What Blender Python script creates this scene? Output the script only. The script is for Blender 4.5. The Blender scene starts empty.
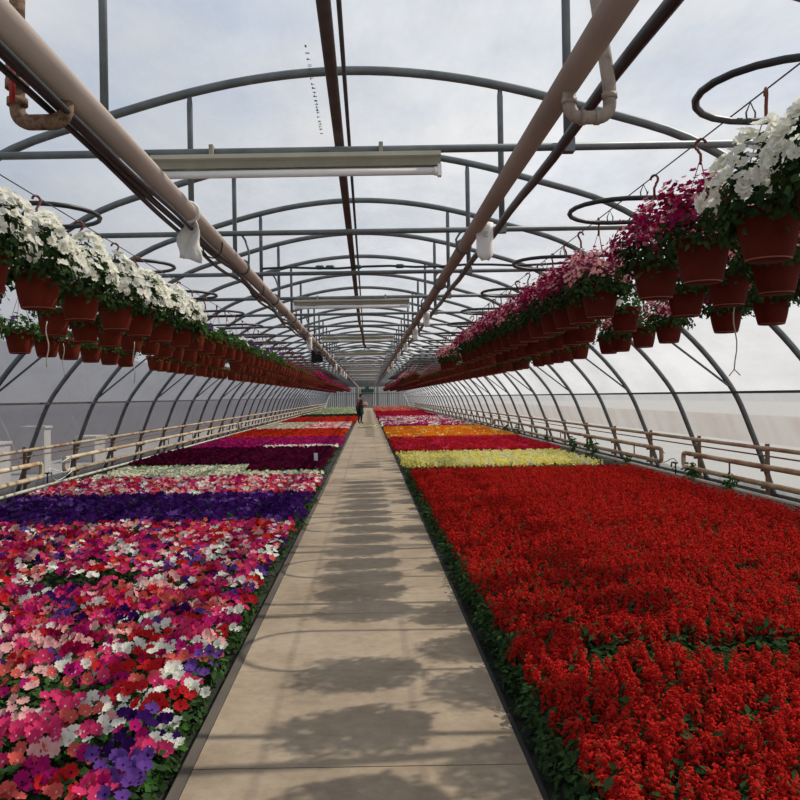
import bpy, math, random
import numpy as np
from mathutils import Vector, Matrix

random.seed(7)
RNG = np.random.default_rng(11)
SC = bpy.context.scene
COL = SC.collection
PI = math.pi
F = 820.0                    # focal length in pixels of the 800 px frame
CAMX, CAMH = 0.12, 1.60      # where the photographer stands

# ------------------------------------------------------------------ materials
MATS = {}


def newmat(name):
    m = bpy.data.materials.new(name)
    m.use_nodes = True
    nt = m.node_tree
    nt.nodes.clear()
    out = nt.nodes.new('ShaderNodeOutputMaterial')
    MATS[name] = m
    return m, nt, out


def ramp(nt, stops):
    r = nt.nodes.new('ShaderNodeValToRGB')
    e = r.color_ramp.elements
    while len(e) < len(stops):
        e.new(0.5)
    for i, (p, c) in enumerate(stops):
        e[i].position = p
        e[i].color = (c[0], c[1], c[2], 1)
    return r


def noise(nt, scale, detail=4, rough=0.6, stretch=None):
    tc = nt.nodes.new('ShaderNodeTexCoord')
    n = nt.nodes.new('ShaderNodeTexNoise')
    n.inputs['Scale'].default_value = scale
    n.inputs['Detail'].default_value = detail
    n.inputs['Roughness'].default_value = rough
    if stretch:
        mp = nt.nodes.new('ShaderNodeMapping')
        mp.inputs['Scale'].default_value = stretch
        nt.links.new(tc.outputs['Object'], mp.inputs['Vector'])
        nt.links.new(mp.outputs['Vector'], n.inputs['Vector'])
    else:
        nt.links.new(tc.outputs['Object'], n.inputs['Vector'])
    return n


def solid(name, stops, scale=8, rough=0.6, metal=0.0, bump=0.0, stretch=None, spec=0.4):
    """A mottled surface: noise between a few colours of the thing itself."""
    m, nt, out = newmat(name)
    b = nt.nodes.new('ShaderNodeBsdfPrincipled')
    b.inputs['Roughness'].default_value = rough
    b.inputs['Metallic'].default_value = metal
    b.inputs['Specular IOR Level'].default_value = spec
    n = noise(nt, scale, stretch=stretch)
    k = len(stops)
    r = ramp(nt, [(0.3 + 0.4 * i / max(1, k - 1), c) for i, c in enumerate(stops)])
    nt.links.new(n.outputs['Fac'], r.inputs['Fac'])
    nt.links.new(r.outputs['Color'], b.inputs['Base Color'])
    if bump:
        bp = nt.nodes.new('ShaderNodeBump')
        bp.inputs['Strength'].default_value = bump
        bp.inputs['Distance'].default_value = 0.01
        nt.links.new(n.outputs['Fac'], bp.inputs['Height'])
        nt.links.new(bp.outputs['Normal'], b.inputs['Normal'])
    nt.links.new(b.outputs['BSDF'], out.inputs['Surface'])
    return m


def petal(name, a, b, trans=0.35, scale=25):
    """Thin petal or leaf: diffuse and translucent, colour varying from bloom to bloom."""
    m, nt, out = newmat(name)
    n = noise(nt, scale, 2)
    r = ramp(nt, [(0.35, a), (0.65, b)])
    nt.links.new(n.outputs['Fac'], r.inputs['Fac'])
    d = nt.nodes.new('ShaderNodeBsdfDiffuse')
    t = nt.nodes.new('ShaderNodeBsdfTranslucent')
    mx = nt.nodes.new('ShaderNodeMixShader')
    mx.inputs[0].default_value = trans
    nt.links.new(r.outputs['Color'], d.inputs['Color'])
    nt.links.new(r.outputs['Color'], t.inputs['Color'])
    nt.links.new(d.outputs[0], mx.inputs[1])
    nt.links.new(t.outputs[0], mx.inputs[2])
    nt.links.new(mx.outputs[0], out.inputs['Surface'])
    return m


def film(name, lo, hi, col, tcol, scale=0.8, stretch=(1, 0.35, 1), split=0.5):
    """Polythene sheet: part clear, part milky, with faint wrinkles and dust."""
    m, nt, out = newmat(name)
    n = noise(nt, scale, 5, 0.65, stretch)
    mr = nt.nodes.new('ShaderNodeMapRange')
    mr.inputs['From Min'].default_value = 0.3
    mr.inputs['From Max'].default_value = 0.7
    mr.inputs['To Min'].default_value = lo
    mr.inputs['To Max'].default_value = hi
    nt.links.new(n.outputs['Fac'], mr.inputs['Value'])
    tr = nt.nodes.new('ShaderNodeBsdfTransparent')
    tr.inputs['Color'].default_value = (*tcol, 1)
    d = nt.nodes.new('ShaderNodeBsdfDiffuse')
    d.inputs['Color'].default_value = (*col, 1)
    t = nt.nodes.new('ShaderNodeBsdfTranslucent')
    t.inputs['Color'].default_value = (*col, 1)
    mx = nt.nodes.new('ShaderNodeMixShader')
    mx.inputs[0].default_value = split
    nt.links.new(d.outputs[0], mx.inputs[1])
    nt.links.new(t.outputs[0], mx.inputs[2])
    m2 = nt.nodes.new('ShaderNodeMixShader')
    nt.links.new(mr.outputs['Result'], m2.inputs[0])
    nt.links.new(tr.outputs[0], m2.inputs[1])
    nt.links.new(mx.outputs[0], m2.inputs[2])
    nt.links.new(m2.outputs[0], out.inputs['Surface'])
    return m


solid('galvanised', [(.10, .115, .12), (.16, .18, .185)], 6, .5, .35)
solid('dark_purlin', [(.05, .045, .045), (.08, .07, .07)], 6, .6, .2)
solid('brown_pipe', [(.055, .036, .032), (.10, .065, .055)], 7, .55, .1)
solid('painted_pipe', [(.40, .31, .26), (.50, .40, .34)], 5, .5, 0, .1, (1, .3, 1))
solid('painted_pipe_shaded', [(.24, .165, .135), (.32, .225, .185)], 5, .55, 0, .1, (1, .3, 1))  # right overhead pipe: shade of its path-facing side put into the colour
solid('fitting', [(.20, .155, .125), (.34, .275, .225), (.26, .20, .16)], 14, .6, 0, .1)
solid('rust', [(.06, .028, .016), (.24, .15, .095), (.12, .055, .028)], 30, .8, .1, .3)
solid('rusty_white', [(.62, .53, .40), (.52, .40, .26), (.30, .13, .045)], 2.2, .7, 0, .1, (1, .9, 1))
solid('rusty_brown', [(.55, .46, .33), (.44, .30, .18), (.27, .125, .055)], 2.2, .75, 0, .1, (1, .9, 1))
solid('white_pipe', [(.55, .50, .40), (.68, .64, .54)], 3, .6)
solid('red_paint', [(.35, .02, .02), (.45, .03, .03)], 20, .4)
solid('black_poly', [(.012, .013, .015), (.022, .023, .026)], 10, .45)
solid('wire', [(.08, .08, .08), (.13, .13, .13)], 20, .5, .4)
solid('hanger_red', [(.13, .025, .018), (.19, .04, .028)], 15, .5)
solid('pot', [(.085, .014, .009), (.115, .020, .012)], 9, .75, 0, 0, None, .05)  # right-hand pots: colour darkened for the shaded side they show
solid('pot_edge', [(.26, .10, .07), (.34, .15, .10)], 12, .7)
solid('pot_sunlit', [(.125, .020, .011), (.165, .028, .015)], 9, .75, 0, 0, None, .05)  # left-hand pots: same plastic, lighter because the sunlit side is coloured in
solid('soil', [(.012, .010, .008), (.03, .024, .018)], 30, .95, 0, .5)
solid('bed_ground', [(.012, .014, .010), (.03, .03, .022)], 9, .95, 0, .4)
solid('wood_edge', [(.055, .045, .034), (.11, .09, .068)], 6, .85, 0, .3, (1, .2, 1))
solid('dark_edge', [(.010, .009, .008), (.02, .017, .015)], 8, .8)
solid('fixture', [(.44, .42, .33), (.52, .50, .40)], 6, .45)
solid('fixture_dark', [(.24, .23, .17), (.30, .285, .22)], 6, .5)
solid('tube_white', [(.80, .80, .78), (.86, .86, .84)], 6, .25)
solid('white_cloth', [(.62, .61, .58), (.78, .77, .74)], 18, .9, 0, .4)
solid('paper', [(.74, .72, .68), (.82, .80, .76)], 14, .8)
solid('ink', [(.12, .12, .12), (.2, .2, .2)], 20, .8)
petal('film_ink', (.34, .35, .37), (.42, .43, .45), .85)
solid('plastic_white', [(.8, .8, .78), (.85, .85, .83)], 10, .5)
solid('rope', [(.45, .38, .30), (.55, .48, .38)], 30, .9)
solid('green_plastic', [(.012, .06, .04), (.02, .09, .06)], 12, .5)
solid('hose_yellow', [(.62, .50, .24), (.72, .60, .32)], 9, .6)
solid('skin', [(.45, .27, .19), (.52, .32, .23)], 12, .6)
solid('hair', [(.012, .009, .007), (.02, .015, .012)], 30, .6)
solid('shirt', [(.10, .022, .02), (.15, .04, .032)], 14, .9)
solid('trousers', [(.012, .012, .014), (.02, .02, .024)], 14, .9)
solid('apron', [(.008, .035, .022), (.012, .05, .03)], 14, .9)
solid('shoe', [(.02, .018, .016), (.03, .027, .024)], 14, .7)
solid('bundle_pink', [(.55, .30, .22), (.65, .40, .30)], 14, .9)
solid('fan_black', [(.012, .012, .013), (.02, .02, .02)], 8, .6)
solid('end_panel', [(.30, .31, .30), (.38, .385, .37)], 1.5, .7, 0, 0, (3, 1, .3))
solid('end_frame', [(.16, .17, .165), (.22, .225, .22)], 4, .7)
solid('outside_gravel', [(.32, .31, .29), (.40, .39, .37)], .6, .95)
solid('outside_bank', [(.17, .115, .08), (.23, .16, .115)], .5, .95)
solid('neighbour_film', [(.055, .05, .056), (.085, .08, .086)], .5, .6, 0, 0, (1, .4, 1))
solid('neighbour_light', [(.50, .48, .44), (.60, .57, .53)], .8, .7)
solid('curb', [(.26, .25, .235), (.34, .33, .31)], 2.5, .85)
solid('stem', [(.03, .07, .02), (.05, .10, .03)], 20, .7)

petal('leaf', (.030, .060, .020), (.060, .105, .035), .25)
petal('leaf_bright', (.035, .10, .02), (.07, .16, .035), .3)
petal('leaf_dark', (.022, .044, .018), (.045, .078, .032), .2)
petal('p_white', (.86, .85, .74), (.92, .91, .84), .42)
petal('p_magenta', (.40, .008, .10), (.52, .02, .20))
petal('p_hotpink', (.66, .035, .12), (.72, .06, .20))
petal('p_red', (.50, .010, .014), (.60, .03, .03))
petal('p_coral', (.70, .09, .08), (.75, .16, .13))
petal('p_palepink', (.80, .36, .36), (.85, .50, .48))
petal('p_purple', (.030, .007, .070), (.055, .012, .125))
petal('p_violet', (.11, .04, .24), (.18, .075, .33))
petal('p_crimson', (.28, .004, .035), (.38, .008, .07))
petal('p_throat', (.62, .50, .16), (.70, .60, .25))
petal('p_salvia', (.36, .012, .010), (.56, .028, .021), .22)
petal('p_cream', (.72, .70, .48), (.80, .79, .60))
petal('p_burgundy', (.060, .004, .018), (.10, .007, .032))
petal('p_yellow', (.80, .70, .16), (.86, .80, .32))
petal('p_orange', (.74, .20, .015), (.80, .30, .03))
petal('p_scarlet', (.55, .035, .012), (.65, .06, .02))
petal('p_cherry', (.45, .012, .03), (.55, .03, .06))
petal('p_palegreen', (.36, .44, .22), (.50, .56, .34))
petal('p_verbena', (.20, .014, .065), (.32, .03, .11))
petal('p_lightpink', (.70, .26, .30), (.78, .42, .44))

film('roof_film', .22, .42, (.86, .87, .90), (.96, .97, .985), .8, split=.86)
film('wall_film_left', .40, .62, (.46, .44, .47), (.86, .85, .87), .7, (1, .5, .12), .85)
film('wall_film_right', .42, .84, (.36, .365, .375), (.93, .94, .95), 1.6, (1, .9, .10), .85)

# concrete path with joints, stains and wear
m, nt, out = newmat('concrete')
b = nt.nodes.new('ShaderNodeBsdfPrincipled')
b.inputs['Roughness'].default_value = .85
b.inputs['Specular IOR Level'].default_value = .25
n1 = noise(nt, 1.3, 6, .65)
n2 = noise(nt, 14, 5, .7)
r1 = ramp(nt, [(.3, (.225, .172, .118)), (.5, (.305, .238, .166)), (.7, (.36, .292, .212))])
r2 = ramp(nt, [(.3, (.80, .78, .76)), (.6, (1, 1, 1))])
nt.links.new(n1.outputs['Fac'], r1.inputs['Fac'])
nt.links.new(n2.outputs['Fac'], r2.inputs['Fac'])
mul = nt.nodes.new('ShaderNodeMix')
mul.data_type = 'RGBA'
mul.blend_type = 'MULTIPLY'
mul.inputs[0].default_value = 1
nt.links.new(r1.outputs['Color'], mul.inputs[6])
nt.links.new(r2.outputs['Color'], mul.inputs[7])
nt.links.new(mul.outputs[2], b.inputs['Base Color'])
bp = nt.nodes.new('ShaderNodeBump')
bp.inputs['Strength'].default_value = .25
bp.inputs['Distance'].default_value = .006
nt.links.new(n2.outputs['Fac'], bp.inputs['Height'])
nt.links.new(bp.outputs['Normal'], b.inputs['Normal'])
nt.links.new(b.outputs[0], out.inputs['Surface'])
solid('joint', [(.15, .115, .08), (.2, .155, .11)], 12, .95)


# ------------------------------------------------------------------ mesh helpers
class MB:
    """Collects shapes; build() links them as ONE mesh object."""

    def __init__(self):
        self.v, self.f, self.mi, self.sm = [], [], [], []

    def add(self, vs, fs, mi=0, smooth=False):
        o = len(self.v)
        self.v += [tuple(p) for p in vs]
        for f in fs:
            self.f.append(tuple(i + o for i in f))
            self.mi.append(mi)
            self.sm.append(smooth)
        return self

    def box(self, x0, x1, y0, y1, z0, z1, mi=0):
        vs = [(x, y, z) for z in (z0, z1) for y in (y0, y1) for x in (x0, x1)]
        return self.add(vs, [(0, 2, 3, 1), (4, 5, 7, 6), (0, 1, 5, 4), (2, 6, 7, 3), (0, 4, 6, 2), (1, 3, 7, 5)], mi)

    def tube(self, pts, r, n=10, mi=0, caps=True, closed=False):
        P = [Vector(p) for p in pts]
        m = len(P)
        R = r if isinstance(r, (list, tuple)) else [r] * m
        T = []
        for i in range(m):
            if closed:
                d = P[(i + 1) % m] - P[i - 1]
            else:
                d = P[min(i + 1, m - 1)] - P[max(i - 1, 0)]
            T.append(d.normalized())
        u = T[0].orthogonal().normalized()
        if abs(T[0].z) < .9:
            u = (Vector((0, 0, 1)) - T[0] * T[0].z).normalized()
        vs = []
        for i in range(m):
            u = (u - T[i] * u.dot(T[i])).normalized()
            w = T[i].cross(u)
            for k in range(n):
                a = 2 * PI * k / n
                vs.append(P[i] + (u * math.cos(a) + w * math.sin(a)) * R[i])
        fs = []
        for i in range(m if closed else m - 1):
            j = (i + 1) % m
            for k in range(n):
                l = (k + 1) % n
                fs.append((i * n + k, i * n + l, j * n + l, j * n + k))
        self.add(vs, fs, mi, True)
        if caps and not closed:
            o = len(self.v) - len(vs)
            self.f.append(tuple(o + k for k in reversed(range(n))))
            self.f.append(tuple(o + (m - 1) * n + k for k in range(n)))
            self.mi += [mi, mi]
            self.sm += [False, False]
        return self

    def lathe(self, prof, n=24, mi=0, at=(0, 0, 0), mis=None):
        vs, fs = [], []
        for (r, z) in prof:
            for k in range(n):
                a = 2 * PI * k / n
                vs.append((at[0] + r * math.cos(a), at[1] + r * math.sin(a), at[2] + z))
        o = len(self.v)
        self.v += vs
        for i in range(len(prof) - 1):
            for k in range(n):
                l = (k + 1) % n
                self.f.append((o + i * n + k, o + i * n + l, o + (i + 1) * n + l, o + (i + 1) * n + k))
                self.mi.append(mis[i] if mis else mi)
                self.sm.append(True)
        return self

    def ball(self, c, rx, ry, rz, mi=0, nu=14, nv=9):
        prof = [(math.sin(PI * i / nv) or 1e-4, -math.cos(PI * i / nv)) for i in range(nv + 1)]
        vs, fs = [], []
        for (r, z) in prof:
            for k in range(nu):
                a = 2 * PI * k / nu
                vs.append((c[0] + rx * r * math.cos(a), c[1] + ry * r * math.sin(a), c[2] + rz * z))
        for i in range(nv):
            for k in range(nu):
                l = (k + 1) % nu
                fs.append((i * nu + k, i * nu + l, (i + 1) * nu + l, (i + 1) * nu + k))
        return self.add(vs, fs, mi, True)

    def mesh(self, name, mats):
        me = bpy.data.meshes.new(name)
        me.from_pydata(self.v, [], self.f)
        for q in (mats if isinstance(mats, (list, tuple)) else [mats]):
            me.materials.append(MATS[q])
        me.polygons.foreach_set('material_index', self.mi)
        me.polygons.foreach_set('use_smooth', self.sm)
        me.update()
        return me

    def build(self, name, mats, parent=None, loc=(0, 0, 0)):
        return obj(name, self.mesh(name, mats), parent, loc)


def obj(name, me, parent=None, loc=(0, 0, 0)):
    o = bpy.data.objects.new(name, me)
    COL.objects.link(o)
    o.location = loc
    if parent is not None:
        o.parent = parent
    return o


def empty(name, loc=(0, 0, 0), rz=0):
    o = bpy.data.objects.new(name, None)
    o.empty_display_size = .1
    COL.objects.link(o)
    o.location = loc
    o.rotation_euler = (0, 0, rz)
    return o


def tag(o, label, cat, group=None, kind=None):
    o['label'] = label
    o['category'] = cat
    if group:
        o['group'] = group
    if kind:
        o['kind'] = kind
    return o


def structure(o):
    o['kind'] = 'structure'
    return o


def copy_tree(o, parent=None):
    c = o.copy()
    COL.objects.link(c)
    if parent is not None:
        c.parent = parent
    for ch in KIDS.get(o, []):
        d = copy_tree(ch, c)
    return c


KIDS = {}


def remember(o):
    KIDS[o] = list(o.children)
    for ch in o.children:
        remember(ch)


ORD = ['nearest', 'second', 'third', 'fourth', 'fifth', 'sixth', 'seventh', 'eighth', 'ninth', 'tenth', 'eleventh', 'twelfth',
       'thirteenth', 'fourteenth', 'fifteenth', 'sixteenth', 'seventeenth', 'eighteenth', 'nineteenth', 'twentieth']


# ---- quads in bulk (plants)
class Q:
    """Bulk quads: templates placed many times by numpy."""

    def __init__(self):
        self.V, self.F, self.M, self.n = [], [], [], 0

    def put(self, tpl, pos, nrm, spin, scale, mi):
        tv, tf = tpl[0], tpl[1]
        pos = np.asarray(pos, float).reshape(-1, 3)
        m = len(pos)
        if m == 0:
            return self
        nrm = np.asarray(nrm, float).reshape(-1, 3)
        nrm = nrm / np.linalg.norm(nrm, axis=1, keepdims=True)
        ref = np.where(np.abs(nrm[:, 2:3]) < .95, np.array([[0, 0, 1.0]]), np.array([[1.0, 0, 0]]))
        u = np.cross(ref, nrm)
        u /= np.linalg.norm(u, axis=1, keepdims=True)
        w = np.cross(nrm, u)
        c, s = np.cos(spin)[:, None], np.sin(spin)[:, None]
        uu, ww = u * c + w * s, w * c - u * s
        sc = np.broadcast_to(np.asarray(scale, float), (m,))[:, None, None]
        V = pos[:, None, :] + sc * (tv[None, :, 0:1] * uu[:, None, :] + tv[None, :, 1:2] * ww[:, None, :] + tv[None, :, 2:3] * nrm[:, None, :])
        k = len(tv)
        Fq = tf[None, :, :] + (self.n + np.arange(m) * k)[:, None, None]
        self.V.append(V.reshape(-1, 3))
        self.F.append(Fq.reshape(-1, 4))
        tm = tpl[2] if len(tpl) > 2 else np.zeros(len(tf), int)
        mi = np.broadcast_to(np.asarray(mi, int), (m,))
        if len(tpl) > 2:           # template carries its own extra material index (>=0 means fixed)
            M = np.where(tm[None, :] >= 0, tm[None, :], mi[:, None])
        else:
            M = np.repeat(mi[:, None], len(tf), 1)
        self.M.append(M.reshape(-1))
        self.n += m * k
        return self

    def mesh(self, name, mats, smooth=False):
        V = np.concatenate(self.V)
        Fq = np.concatenate(self.F)
        M = np.concatenate(self.M)
        me = bpy.data.meshes.new(name)
        me.vertices.add(len(V))
        me.vertices.foreach_set('co', V.astype(np.float32).ravel())
        me.loops.add(Fq.size)
        me.loops.foreach_set('vertex_index', Fq.astype(np.int32).ravel())
        me.polygons.add(len(Fq))
        me.polygons.foreach_set('loop_start', np.arange(0, Fq.size, 4, dtype=np.int32))
        me.polygons.foreach_set('loop_total', np.full(len(Fq), 4, dtype=np.int32))
        for q in mats:
            me.materials.append(MATS[q])
        me.polygons.foreach_set('material_index', M.astype(np.int32))
        if smooth:
            me.polygons.foreach_set('use_smooth', np.ones(len(Fq), dtype=bool))
        me.update(calc_edges=True)
        me.validate()
        return me


def arr(v, f, m=None):
    t = (np.array(v, float), np.array(f, int))
    return t if m is None else t + (np.array(m, int),)


# leaf lying in its local plane: x = length, z = normal, folded along the midrib
LEAF = arr([(0, 0, 0), (.45, .24, .07), (1, 0, -.10), (.45, -.24, .07), (.5, 0, -.02)], [(0, 4, 2, 1), (0, 3, 2, 4)])
ROUNDLEAF = arr([(0, 0, 0), (.4, .36, .06), (1, 0, -.08), (.4, -.36, .06), (.5, 0, -.03)], [(0, 4, 2, 1), (0, 3, 2, 4)])


def bloom_tpl(throat, frill=0.10, seed=0):
    """Five-lobed trumpet, radius 1, throat sunk, facing +z. Material -1 = the petals' own colour."""
    rg = random.Random(seed)
    v, f, m = [(0, 0, -.42)], [], []
    for k in range(5):
        a = 2 * PI * k / 5
        for da, r, z in ((-36, .70, .02), (-20, 1.0, .10), (0, .92, .02), (20, 1.0, .10)):
            t = a + math.radians(da)
            rr = r * rg.uniform(.93, 1.06)
            v.append((rr * math.cos(t), rr * math.sin(t), z + rg.uniform(-frill, frill)))
    for k in range(5):
        b = 1 + 4 * k
        nx = 1 + 4 * ((k + 1) % 5)
        f += [(0, b, b + 1, b + 2), (0, b + 2, b + 3, nx)]
        m += [-1, -1]
    if throat is not None:
        o = len(v)
        v += [(.17 * math.cos(2 * PI * k / 6), .17 * math.sin(2 * PI * k / 6), -.27) for k in range(6)]
        f += [(o, o + 1, o + 2, o + 3), (o, o + 3, o + 4, o + 5)]
        m += [throat, throat]
    return arr(v, f, m)


def simple_bloom():
    v, f = [(0, 0, -.3)], []
    for k in range(5):
        a = 2 * PI * k / 5
        v += [(.72 * math.cos(a - .63), .72 * math.sin(a - .63), .03), (1.05 * math.cos(a), 1.05 * math.sin(a), .1)]
    for k in range(5):
        b = 1 + 2 * k
        f.append((0, b, b + 1, 1 + 2 * ((k + 1) % 5)))
    return arr(v, f)


SBLOOM = simple_bloom()
TUFT = arr([(-1, -.25, 0), (0, -.45, .3), (1, -.25, 0), (0, .9, .25), (-.7, .5, -.2), (.7, .5, -.2)], [(0, 1, 5, 4), (1, 2, 5, 4), (4, 5, 3, 0)])
# floret of a salvia: a folded tube lip, pointing +x
FLORET = arr([(0, 0, 0), (.55, .30, .10), (1.05, .12, -.15), (.6, 0, .32), (.55, -.30, .10), (1.05, -.12, -.15)],
             [(0, 3, 2, 1), (0, 4, 5, 3)])


def rnd(m, a, b):
    return RNG.uniform(a, b, m)


def dome_dirs(m, zlo=-.2, zhi=1.0):
    z = rnd(m, zlo, zhi)
    a = rnd(m, 0, 2 * PI)
    r = np.sqrt(np.maximum(0, 1 - z * z))
    return np.stack([r * np.cos(a), r * np.sin(a), z], 1)


# ------------------------------------------------------------------ the arch of the house
KEY = [(0, 4.50), (.7, 4.455), (1.4, 4.33), (2.2, 4.11), (3.0, 3.85), (3.7, 3.43), (4.35, 2.90), (4.92, 2.36), (5.32, 1.88), (5.56, 1.50),
       (5.76, 1.0), (5.94, .5), (6.10, 0.0)]


def smooth_curve(key, n=4):
    out = []
    for i in range(len(key) - 1):
        p0 = key[max(0, i - 1)]
        p1, p2 = key[i], key[i + 1]
        p3 = key[min(len(key) - 1, i + 2)]
        if i == 0:
            p0 = (-p2[0], p2[1])
        for k in range(n):
            t = k / n
            out.append(tuple(.5 * (2 * p1[j] + (p2[j] - p0[j]) * t + (2 * p0[j] - 5 * p1[j] + 4 * p2[j] - p3[j]) * t * t
                                   + (3 * p1[j] - p0[j] - 3 * p2[j] + p3[j]) * t ** 3) for j in (0, 1)))
    out.append(key[-1])
    return out


HALF = smooth_curve(KEY)
ARCH = [(-x, z) for x, z in reversed(HALF[1:])] + HALF


def arch_z(x):
    x = abs(x)
    for (a, za), (b, zb) in zip(HALF, HALF[1:]):
        if a <= x <= b:
            return za + (zb - za) * (x - a) / (b - a + 1e-9)
    return 0


def arch_x(z):
    for (a, za), (b, zb) in zip(HALF, HALF[1:]):
        if zb <= z <= za:
            return a + (b - a) * (za - z) / (za - zb + 1e-9)
    return 0


Y0, YEND = 1.2, 118.0
T0, TS, NT = 4.88, 2.40, 47
TY = [T0 + TS * k for k in range(NT)]
BARZ = 3.07

# ------------------------------------------------------------------ ground and shell
structure(MB().box(-60, 60, -10, 200, -.30, -.06).build('ground_outside', 'outside_gravel'))
structure(MB().box(-6.4, 6.4, Y0 - 1.5, YEND + .4, -.06, 0).build('floor', 'bed_ground'))
PX0, PX1 = -.64, .765
pm = MB()
y = 1.0
while y < YEND - .5:
    y1 = min(y + 1.22, YEND - .5)
    pm.box(PX0, PX1, y + .003, y1 - .003, 0.0, .05 + random.uniform(-.001, .001))
    y = y1
path = pm.build('path', 'concrete')
structure(path)
structure(MB().box(PX0 + .004, PX1 - .004, 1.0, YEND - .5, .001, .043).build('path_joint_fill', 'joint'))
structure(MB().box(PX0 - .05, PX0 - .003, 1.0, YEND - .6, 0, .055).build('trim_1', 'wood_edge'))
structure(MB().box(PX1 + .003, PX1 + .025, 1.0, YEND - .6, 0, .045).build('trim_2', 'dark_edge'))


def sheet(name, pts, mat, y0=Y0, y1=YEND, off=.035):
    mb = MB()
    n = len(pts)
    ys = [y0 + (y1 - y0) * i / 60 for i in range(61)]
    vs = []
    for yy in ys:
        for i, (x, z) in enumerate(pts):
            a, b2 = pts[max(0, i - 1)], pts[min(n - 1, i + 1)]
            dx, dz = b2[0] - a[0], b2[1] - a[1]
            L = math.hypot(dx, dz) or 1
            nx, nz = -dz / L, dx / L
            vs.append((x + nx * off, yy, z + nz * off))
    fs = []
    for j in range(60):
        for i in range(n - 1):
            fs.append((j * n + i, j * n + i + 1, (j + 1) * n + i + 1, (j + 1) * n + i))
    mb.add(vs, fs, 0, True)
    return structure(mb.build(name, mat))


SEAM = 1.58
sx = arch_x(SEAM)
roof_pts = [(-sx, SEAM)] + [p for p in ARCH if p[1] > SEAM + .02] + [(sx, SEAM)]
left_pts = [p for p in ARCH if p[0] < 0 and p[1] < SEAM - .02] + [(-sx, SEAM)]
right_pts = [(sx, SEAM)] + [p for p in ARCH if p[0] > 0 and p[1] < SEAM - .02]
sheet('ceiling', roof_pts, 'roof_film')
sheet('wall_left', left_pts, 'wall_film_left')
sheet('wall_right', right_pts, 'wall_film_right')
for s, nm in ((-1, 'baseboard_left'), (1, 'baseboard_right')):
    structure(MB().box(min(s * 6.16, s * 6.24), max(s * 6.16, s * 6.24), Y0, YEND, -.06, .14).build(nm, 'curb'))

mk = MB()
rk = random.Random(9)
yk = 6.75
while yk < 9.05:
    for j in range(rk.choice([2, 2, 3])):
        a_, b_2 = rk.uniform(0, .05), rk.uniform(0, .022)
        if rk.random() < .5:
            mk.box(-.36 + b_2, -.348 + b_2, yk, yk + .045, 4.505, 4.507)
        else:
            mk.box(-.36, -.325, yk + a_, yk + a_ + .010, 4.505, 4.507)
    yk += rk.choice([.085, .085, .13])
mk.build('printed_marks', 'film_ink', [o_ for o_ in bpy.data.objects if o_.name == 'ceiling'][0])

# end wall: panels that follow the arch, framed
ew = MB()
xs = [-6.1 + 12.2 * i / 40 for i in range(41)]
for a, b_ in zip(xs, xs[1:]):
    za, zb = arch_z(a), arch_z(b_)
    ew.add([(a + .02, YEND + .1, 0), (b_ - .02, YEND + .1, 0), (b_ - .02, YEND + .1, zb), (a + .02, YEND + .1, za),
            (a + .02, YEND + .16, 0), (b_ - .02, YEND + .16, 0), (b_ - .02, YEND + .16, zb), (a + .02, YEND + .16, za)],
           [(0, 1, 2, 3), (5, 4, 7, 6), (0, 4, 5, 1), (3, 2, 6, 7), (1, 5, 6, 2), (0, 3, 7, 4)], 0)
wb = structure(ew.build('wall_back', 'end_panel'))
fr = MB()
for x in (-4.5, -3, -1.5, 1.5, 3, 4.5):
    fr.box(x - .04, x + .04, YEND + .02, YEND + .10, 0, arch_z(x) - .05)
fr.box(-5.3, 5.3, YEND + .0, YEND + .09, 2.05, 2.13)
fr.build('frame', 'end_frame', wb)
d1 = structure(MB().box(-.62, .78, YEND + .02, YEND + .07, 0, 2.1).build('door_1', 'end_panel'))
dm = MB().box(-.70, -.62, YEND - .02, YEND + .08, 0, 2.18).box(.78, .86, YEND - .02, YEND + .08, 0, 2.18).box(-.62, .78, YEND - .02, YEND + .08, 2.1, 2.18)
dm.build('door_frame', 'end_frame', d1)
vent = tag(MB().box(-.9, .95, YEND - .5, YEND - .05, 2.25, 2.75).box(-.3, .3, YEND - .52, YEND - .5, 2.75, 3.1).build('vent_box', 'green_plastic'),
           'dark green box high on the far end wall above the door', 'vent')

# outside the film: neighbouring house on the left, bank on the right
nb = empty('neighbouring_greenhouse', (-14.8, 0, -.06))
pts = [(x * .98, z * .92) for x, z in ARCH]
mb = MB()
n = len(pts)
vs = [(x, yy, z) for yy in (-5, YEND + 10) for x, z in pts] + [(x * .99, yy, z * .985) for yy in (-5, YEND + 10) for x, z in pts]
fs = [(i, i + 1, n + i + 1, n + i) for i in range(n - 1)] + [(2 * n + i + 1, 2 * n + i, 3 * n + i, 3 * n + i + 1) for i in range(n - 1)]
mb.add(vs, fs, 0, True)
mb.build('cover', 'neighbour_film', nb)
for k in range(14):
    MB().tube([(x * 1.0, 6 + 5 * k, z * .93) for x, z in pts[::3]], .05, 6).build('hoop', 'galvanised', nb)
tag(nb, 'grey plastic covered greenhouse standing outside beyond the left wall', 'greenhouse')
for k, (yy, w, h) in enumerate([(12.5, .5, 1.0), (15.2, .25, .9), (16.4, .8, .75), (19.0, .4, 1.0), (22.5, .9, .6)]):
    cr = MB()
    cr.box(-7.9, -7.4, yy, yy + w, -.06, h)
    cr.box(-7.94, -7.36, yy - .03, yy + w + .03, h, h + .05)
    tag(cr.build('white_crate', 'neighbour_light'), 'pale crate outside, %s of those seen dimly through the left wall film' % ORD[k], 'crate', 'crates outside the left wall')
bank = MB()
vs, fs = [], []
prof = [(12.5, -.06), (13.4, .06), (19, .12), (24, .10), (24.3, -.06)]
for yy in (-5, YEND + 20):
    vs += [(x, yy, z) for x, z in prof]
for i in range(len(prof) - 1):
    fs.append((i, i + 1, len(prof) + i + 1, len(prof) + i))
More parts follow.
